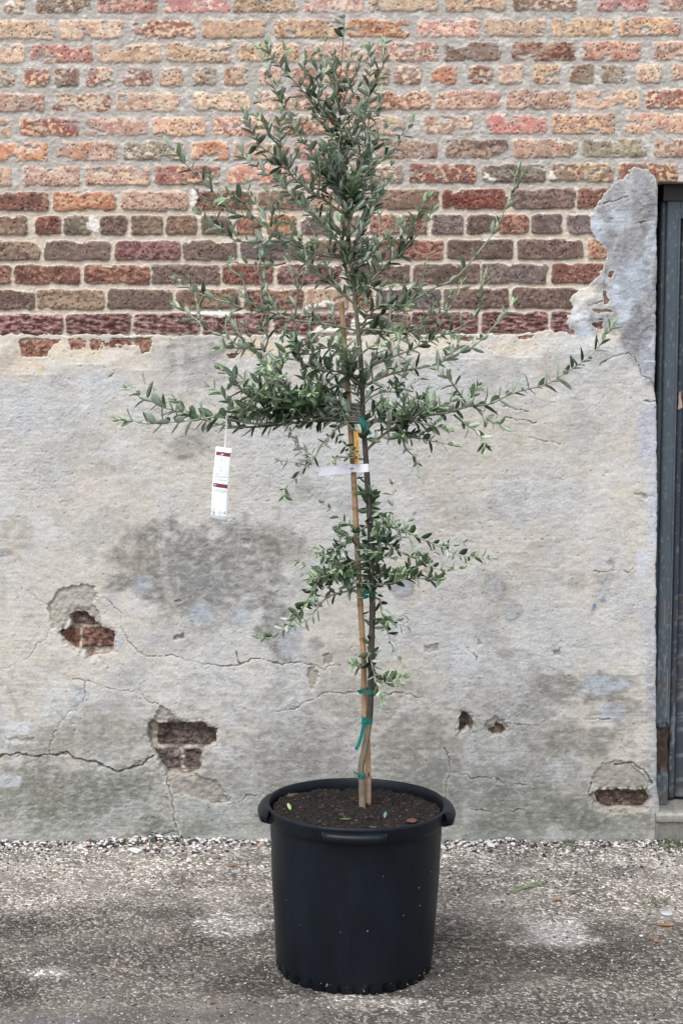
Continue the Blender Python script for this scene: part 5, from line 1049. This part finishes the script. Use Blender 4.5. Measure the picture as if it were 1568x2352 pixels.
# ================================================================= STAKE, TIES, TAGS
SK = [(845, 1875), (845, 1858), (845.5, 1780), (844, 1720), (838.5, 1656), (836, 1590), (835, 1511), (827, 1385), (818, 1220), (811, 1075), (802, 940), (795, 850), (788, 760), (783, 690)]
YS = YP + 0.004
def stake_at(v): 
    v_ = [b for a, b in SK][::-1]; u_ = [a for a, b in SK][::-1]; yy = YS + .012 * float(np.interp(v, [1500, 1620, 1760, 1800], [0, 1, 1, .6])); return P(float(np.interp(v, v_, u_)), v, yy)
sk0 = stake_at(1875); stake = empty('bamboo_stake', sk0, 'tan bamboo cane stuck in the compost beside the trunk', 'cane')
vsl = np.arange(1875, 688, -6.0); nodes = [1787, 1700, 1583, 1468, 1391, 1300, 1165, 1060, 955, 855, 770]; rad = []; cols = []; q = random.Random(3)
for v in vsl:
    dn = min(abs(v - n_) for n_ in nodes); rad.append(.0074 - .0010 * (1875 - v) / 1190 + (.0009 if dn < 3.5 else 0)); f = .6 if dn < 3.5 else 1
    cc = lin((188, 150, 114), .70) * f * q.uniform(.94, 1.06)
    if 1790 < v: cc = lin((184, 150, 122), .7) * q.uniform(.8, 1.15)
    if v > 1840: cc = cc * .7
    if 1060 < v < 1150 and q.random() < .3: cc = cc * .6
    cols.append(tuple(cc))
mb = MB(); mb.tube([stake_at(v) - sk0 for v in vsl], rad, 14, cols); mb.build('cane', M_bamboo, stake, True)
mb = MB(); p = stake_at(1777) - sk0 + Vector((.001, -.0074, 0)); mb.box(p - Vector((.0016, .001, .005)), p + Vector((.0016, .0004, .005)), (.01, .008, .006)); mb.build('slot', M_bamboo, stake)
def band(name, v, hh, label, pts2, mat=M_tie, colr=(1, 1, 1), cat='plant tie', group='green plant ties', thick=.0006, dv=0):
    """a strip wound round everything in pts2 (centre, radius), a closed loop of tape"""
    c0 = sum((a for a, b in pts2), Vector()) / len(pts2); o = empty(name, c0, label, cat, group)
    N_ = 40; loop = []
    for k in range(N_ + 1):
        th = 2 * math.pi * k / N_; dv_ = Vector((math.cos(th), math.sin(th), 0)); best = max(((a - c0).dot(dv_) + b, i) for i, (a, b) in enumerate(pts2)); a, b = pts2[best[1]]; loop.append((a - c0) + dv_ * (b + .0009))
    rows = [[p_ + Vector((0, 0, s_ * hh / 2 + p_.x * dv)) for s_ in (1, 0, -1)] for p_ in loop]; mb = MB(); mb.sheet(rows, thick, colr); return o, mb
def tr_st(v, which='both'):
    a, r_ = trunk_at(v); b = stake_at(v); z_ = a.z; a = Vector((a.x, a.y, z_)); b = Vector((b.x, b.y, z_)); return [(a, r_)] if which == 't' else [(a, r_), (b, .0072)]
def strip(mb, uvs, y_, wd, origin, tw=0):
    rows = []
    for i, (u, v) in enumerate(uvs):
        p = P(u, v, y_ if not isinstance(y_, list) else y_[i]) - origin; u2, v2 = uvs[min(i + 1, len(uvs) - 1)]; u1, v1 = uvs[max(i - 1, 0)]; dx, dz = u2 - u1, -(v2 - v1); l_ = math.hypot(dx, dz) + 1e-6
        n_ = Vector((-dz / l_, .25 * math.sin(i * 1.3 + tw), dx / l_)) * wd / 2; rows.append([p + n_, p, p - n_])
    mb.sheet(rows, .0006, (1, 1, 1))
o, mb = band('plant_tie', 1782, .0095, 'green tape tied round the trunk just above the pot', tr_st(1782, 't')); strip(mb, [(825, 1781), (820, 1777), (815, 1775), (812, 1772)], YP - .022, .004, o.location); mb.build('tape', M_tie, o)
o, mb = band('plant_tie', 1656, .012, 'green tape with a long hanging tail below the crossing of cane and trunk', tr_st(1656)); strip(mb, [(839, 1655), (836, 1664), (833, 1676), (830, 1690), (824, 1708), (817, 1722)], YP - .028, .0085, o.location); strip(mb, [(831, 1664), (836, 1652), (843, 1650)], YP - .027, .008, o.location, 2); mb.build('tape', M_tie, o)
o, mb = band('plant_tie', 1589, .0105, 'green tape knotted at left of the cane under the lowest leaves', tr_st(1589), dv=.06); strip(mb, [(832, 1589), (827, 1587), (822, 1589)], YP - .012, .0085, o.location); strip(mb, [(831, 1592), (827, 1592), (822, 1586)], YP - .014, .005, o.location); mb.build('tape', M_tie, o)
o, mb = band('plant_tie', 1362, .012, 'green tape among the leaves of the lower leafy cluster', tr_st(1362, 't')); strip(mb, [(846, 1360), (840, 1356), (834, 1362), (837, 1372), (845, 1368)], YP - .024, .011, o.location); mb.build('tape', M_tie, o)
o, mb = band('plant_tie', 968, .013, 'green tape with folded end at the base of the crown', tr_st(968)); strip(mb, [(828, 960), (833, 968), (838, 978), (843, 989)], YP - .026, .013, o.location); strip(mb, [(842, 984), (848, 992), (852, 998)], YP - .025, .006, o.location); mb.build('tape', M_tie, o)
# blank white band
wpts = tr_st(1075); o, mb = band('plant_label', 1075, .0195, 'blank white plastic band wrapped round cane and trunk with a free tail at left', wpts, cat='plant label', group=None, colr=tuple(lin((236, 234, 244), .86)), thick=.0005, dv=.05)
rows = []
for u, v in [(806, 1076.5), (790, 1078), (770, 1080), (750, 1082), (731, 1084)]:
    p = P(u, v, YP - .016 - .012 * (806 - u) / 75) - o.location; rows.append([p + Vector((0, 0, .0105)), p, p - Vector((0, 0, .0105))])
mb.sheet(rows, .0005, tuple(lin((232, 230, 242), .86))); mb.build('band', M_card, o)
mb = MB(); p = P(809, 1076.5, YP - .0205) - o.location; mb.box(p - Vector((.0065, .0005, .0012)), p + Vector((.0035, .0002, .0012)), (.08, .07, .07)); mb.build('slot', M_card, o)
# narrow yellow tag
yp0 = P(818, 990, YP - .018); o = empty('plant_tag', yp0, 'narrow yellow orange tag with small black print hanging against the cane', 'plant tag'); rows = []
for u, v in [(817, 991), (819, 1010), (820, 1030), (819.5, 1050), (818, 1062)]:
    p = P(u, v, YP - .019) - yp0; rows.append([p + Vector((-.0044, 0, 0)), p + Vector((.0044, -.001, 0))])
rows.append([P(814.5, 1067, YP - .019) - yp0, P(817, 1065.5, YP - .0195) - yp0]); mb = MB(); mb.sheet(rows, .0005, tuple(lin((236, 168, 56), .8))); mb.build('tag_strip', M_card, o)
mb = MB()
for k in range(30):
    v = 1012 + k * 1.35
    if k % 9 == 7: continue
    for s_ in (-.0022, .0002, .0022):
        if random.random() < .25: continue
        p = P(819.5, v, YP - .0198) - yp0 + Vector((s_, -.0004, 0)); mb.box(p - Vector((.0004, .0001, .00045)), p + Vector((.0004, .0001, .00045)), (.03, .02, .01))
mb.build('print', M_card, o); mb = MB(); mb.tube([P(817, 991, YP - .019) - yp0, P(812, 984, YP - .016) - yp0, P(806, 990, YP - .012) - yp0], .0009, 5, tuple(lin((200, 140, 50), .7))); mb.build('wire', M_card, o)
# hanging care tag
yT = YP - .10; tc0 = P(519, 962, yT); o = empty('plant_tag', tc0, 'long white care card with two maroon bars hanging by a string from a left branch', 'plant tag')
TL, TRr, BL, BR = P(496.5, 1025.5, yT), P(533, 1030, yT - .003), P(485, 1192, yT + .004), P(522, 1199, yT - .004)
def tagp(s_, t_, off=0):
    bow = .004 * math.sin(math.pi * s_); p = (TL.lerp(TRr, s_)).lerp(BL.lerp(BR, s_), t_); p = p + Vector((-.0022 * math.sin(math.pi * t_) , -.006 * math.sin(math.pi * t_) - bow, 0)); return p - tc0 + Vector((0, -off, 0))
mb = MB(); mb.sheet([[tagp(i / 6, j / 14) for i in range(7)] for j in range(15)], .0005, tuple(lin((246, 250, 250), .92))); mb.build('card', M_card, o, True)
def on_card(mb, s0, s1, t0, t1, c_): 
    n_ = max(2, int((s1 - s0) * 14)); mb.sheet([[tagp(s0 + (s1 - s0) * i / n_, t0 + (t1 - t0) * j / 2, .0006) for i in range(n_ + 1)] for j in range(3)], .0003, c_)
mar = tuple(lin((128, 60, 74), .8)); gry = tuple(lin((150, 158, 166), .85)); drk = tuple(lin((90, 96, 112), .8))
for t0 in (.062, .490):
    mb = MB(); on_card(mb, .06, .95, t0, t0 + .052, mar); mb.build('maroon_bar', M_card, o)
mb = MB()
for s0, s1, t0, t1 in [(.40, .50, .075, .11)]: on_card(mb, s0, s1, t0 + .01, t1 - .005, tuple(lin((250, 225, 235), .9)))
on_card(mb, .30, .44, .100, .112, tuple(lin((250, 235, 240), .9))); on_card(mb, .09, .25, .505, .528, tuple(lin((240, 200, 214), .9)))
for (s0, s1, t0) in [(.40, .55, .14), (.36, .58, .152), (.25, .42, .172), (.50, .6, .178), (.15, .42, .192), (.55, .85, .198), (.28, .4, .218), (.12, .45, .226), (.55, .9, .236), (.26, .38, .258), (.5, .68, .26), (.12, .4, .268), (.6, .88, .28), (.27, .37, .302), (.52, .64, .304), (.2, .4, .312), (.6, .85, .324), (.08, .88, .352), (.08, .35, .364), (.1, .85, .378), (.1, .9, .392), (.1, .7, .405), (.1, .85, .428), (.1, .85, .442), (.08, .9, .568), (.08, .9, .584), (.08, .9, .600), (.10, .3, .925), (.08, .95, .94), (.42, .62, .87), (.42, .62, .885), (.42, .62, .90), (.42, .95, .925)]:
    on_card(mb, s0, s1, t0, t0 + .0035, gry)
for t0 in (.175, .262, .3): on_card(mb, .44, .475, t0, t0 + .026, drk)
# little house mark above a down arrow, and the characters v2
def stroke(pts, w_=.016):
    for (a, b), (c_, d_) in zip(pts[:-1], pts[1:]):
        mb.tube([tagp(a, b, .0007), tagp(c_, d_, .0007)], .0004, 4, drk)
stroke([(.08, .862), (.16, .845), (.24, .862)]); stroke([(.10, .875), (.10, .90), (.16, .925), (.22, .90), (.22, .875)]); stroke([(.16, .88), (.13, .895), (.19, .905), (.16, .92)])
stroke([(.68, .875), (.72, .895), (.76, .872)]); stroke([(.80, .866), (.87, .863), (.88, .874), (.80, .893), (.90, .893)])
mb.build('print', M_card, o)
mb = MB(); a = P(523, 960, yT); 
for dx in (0, .0028): mb.tube([P(519, 958, yT) - tc0 + Vector((dx, 0, 0)), P(517.5, 1000, yT) - tc0 + Vector((dx * .9, -.001, 0)), P(515.5, 1031, yT - .003) - tc0 + Vector((dx * .5, -.0015, 0)), tagp(.5, .055, .001)], .0007, 5, tuple(lin((240, 240, 240), .9)))
mb.tube([P(519, 958, yT) - tc0, P(521, 950, yT) - tc0 + Vector((0, .004, 0)), P(523, 958, yT) - tc0], .0007, 5, tuple(lin((240, 240, 240), .9)))
mb.build('string', M_card, o)

S.render.engine = 'CYCLES'
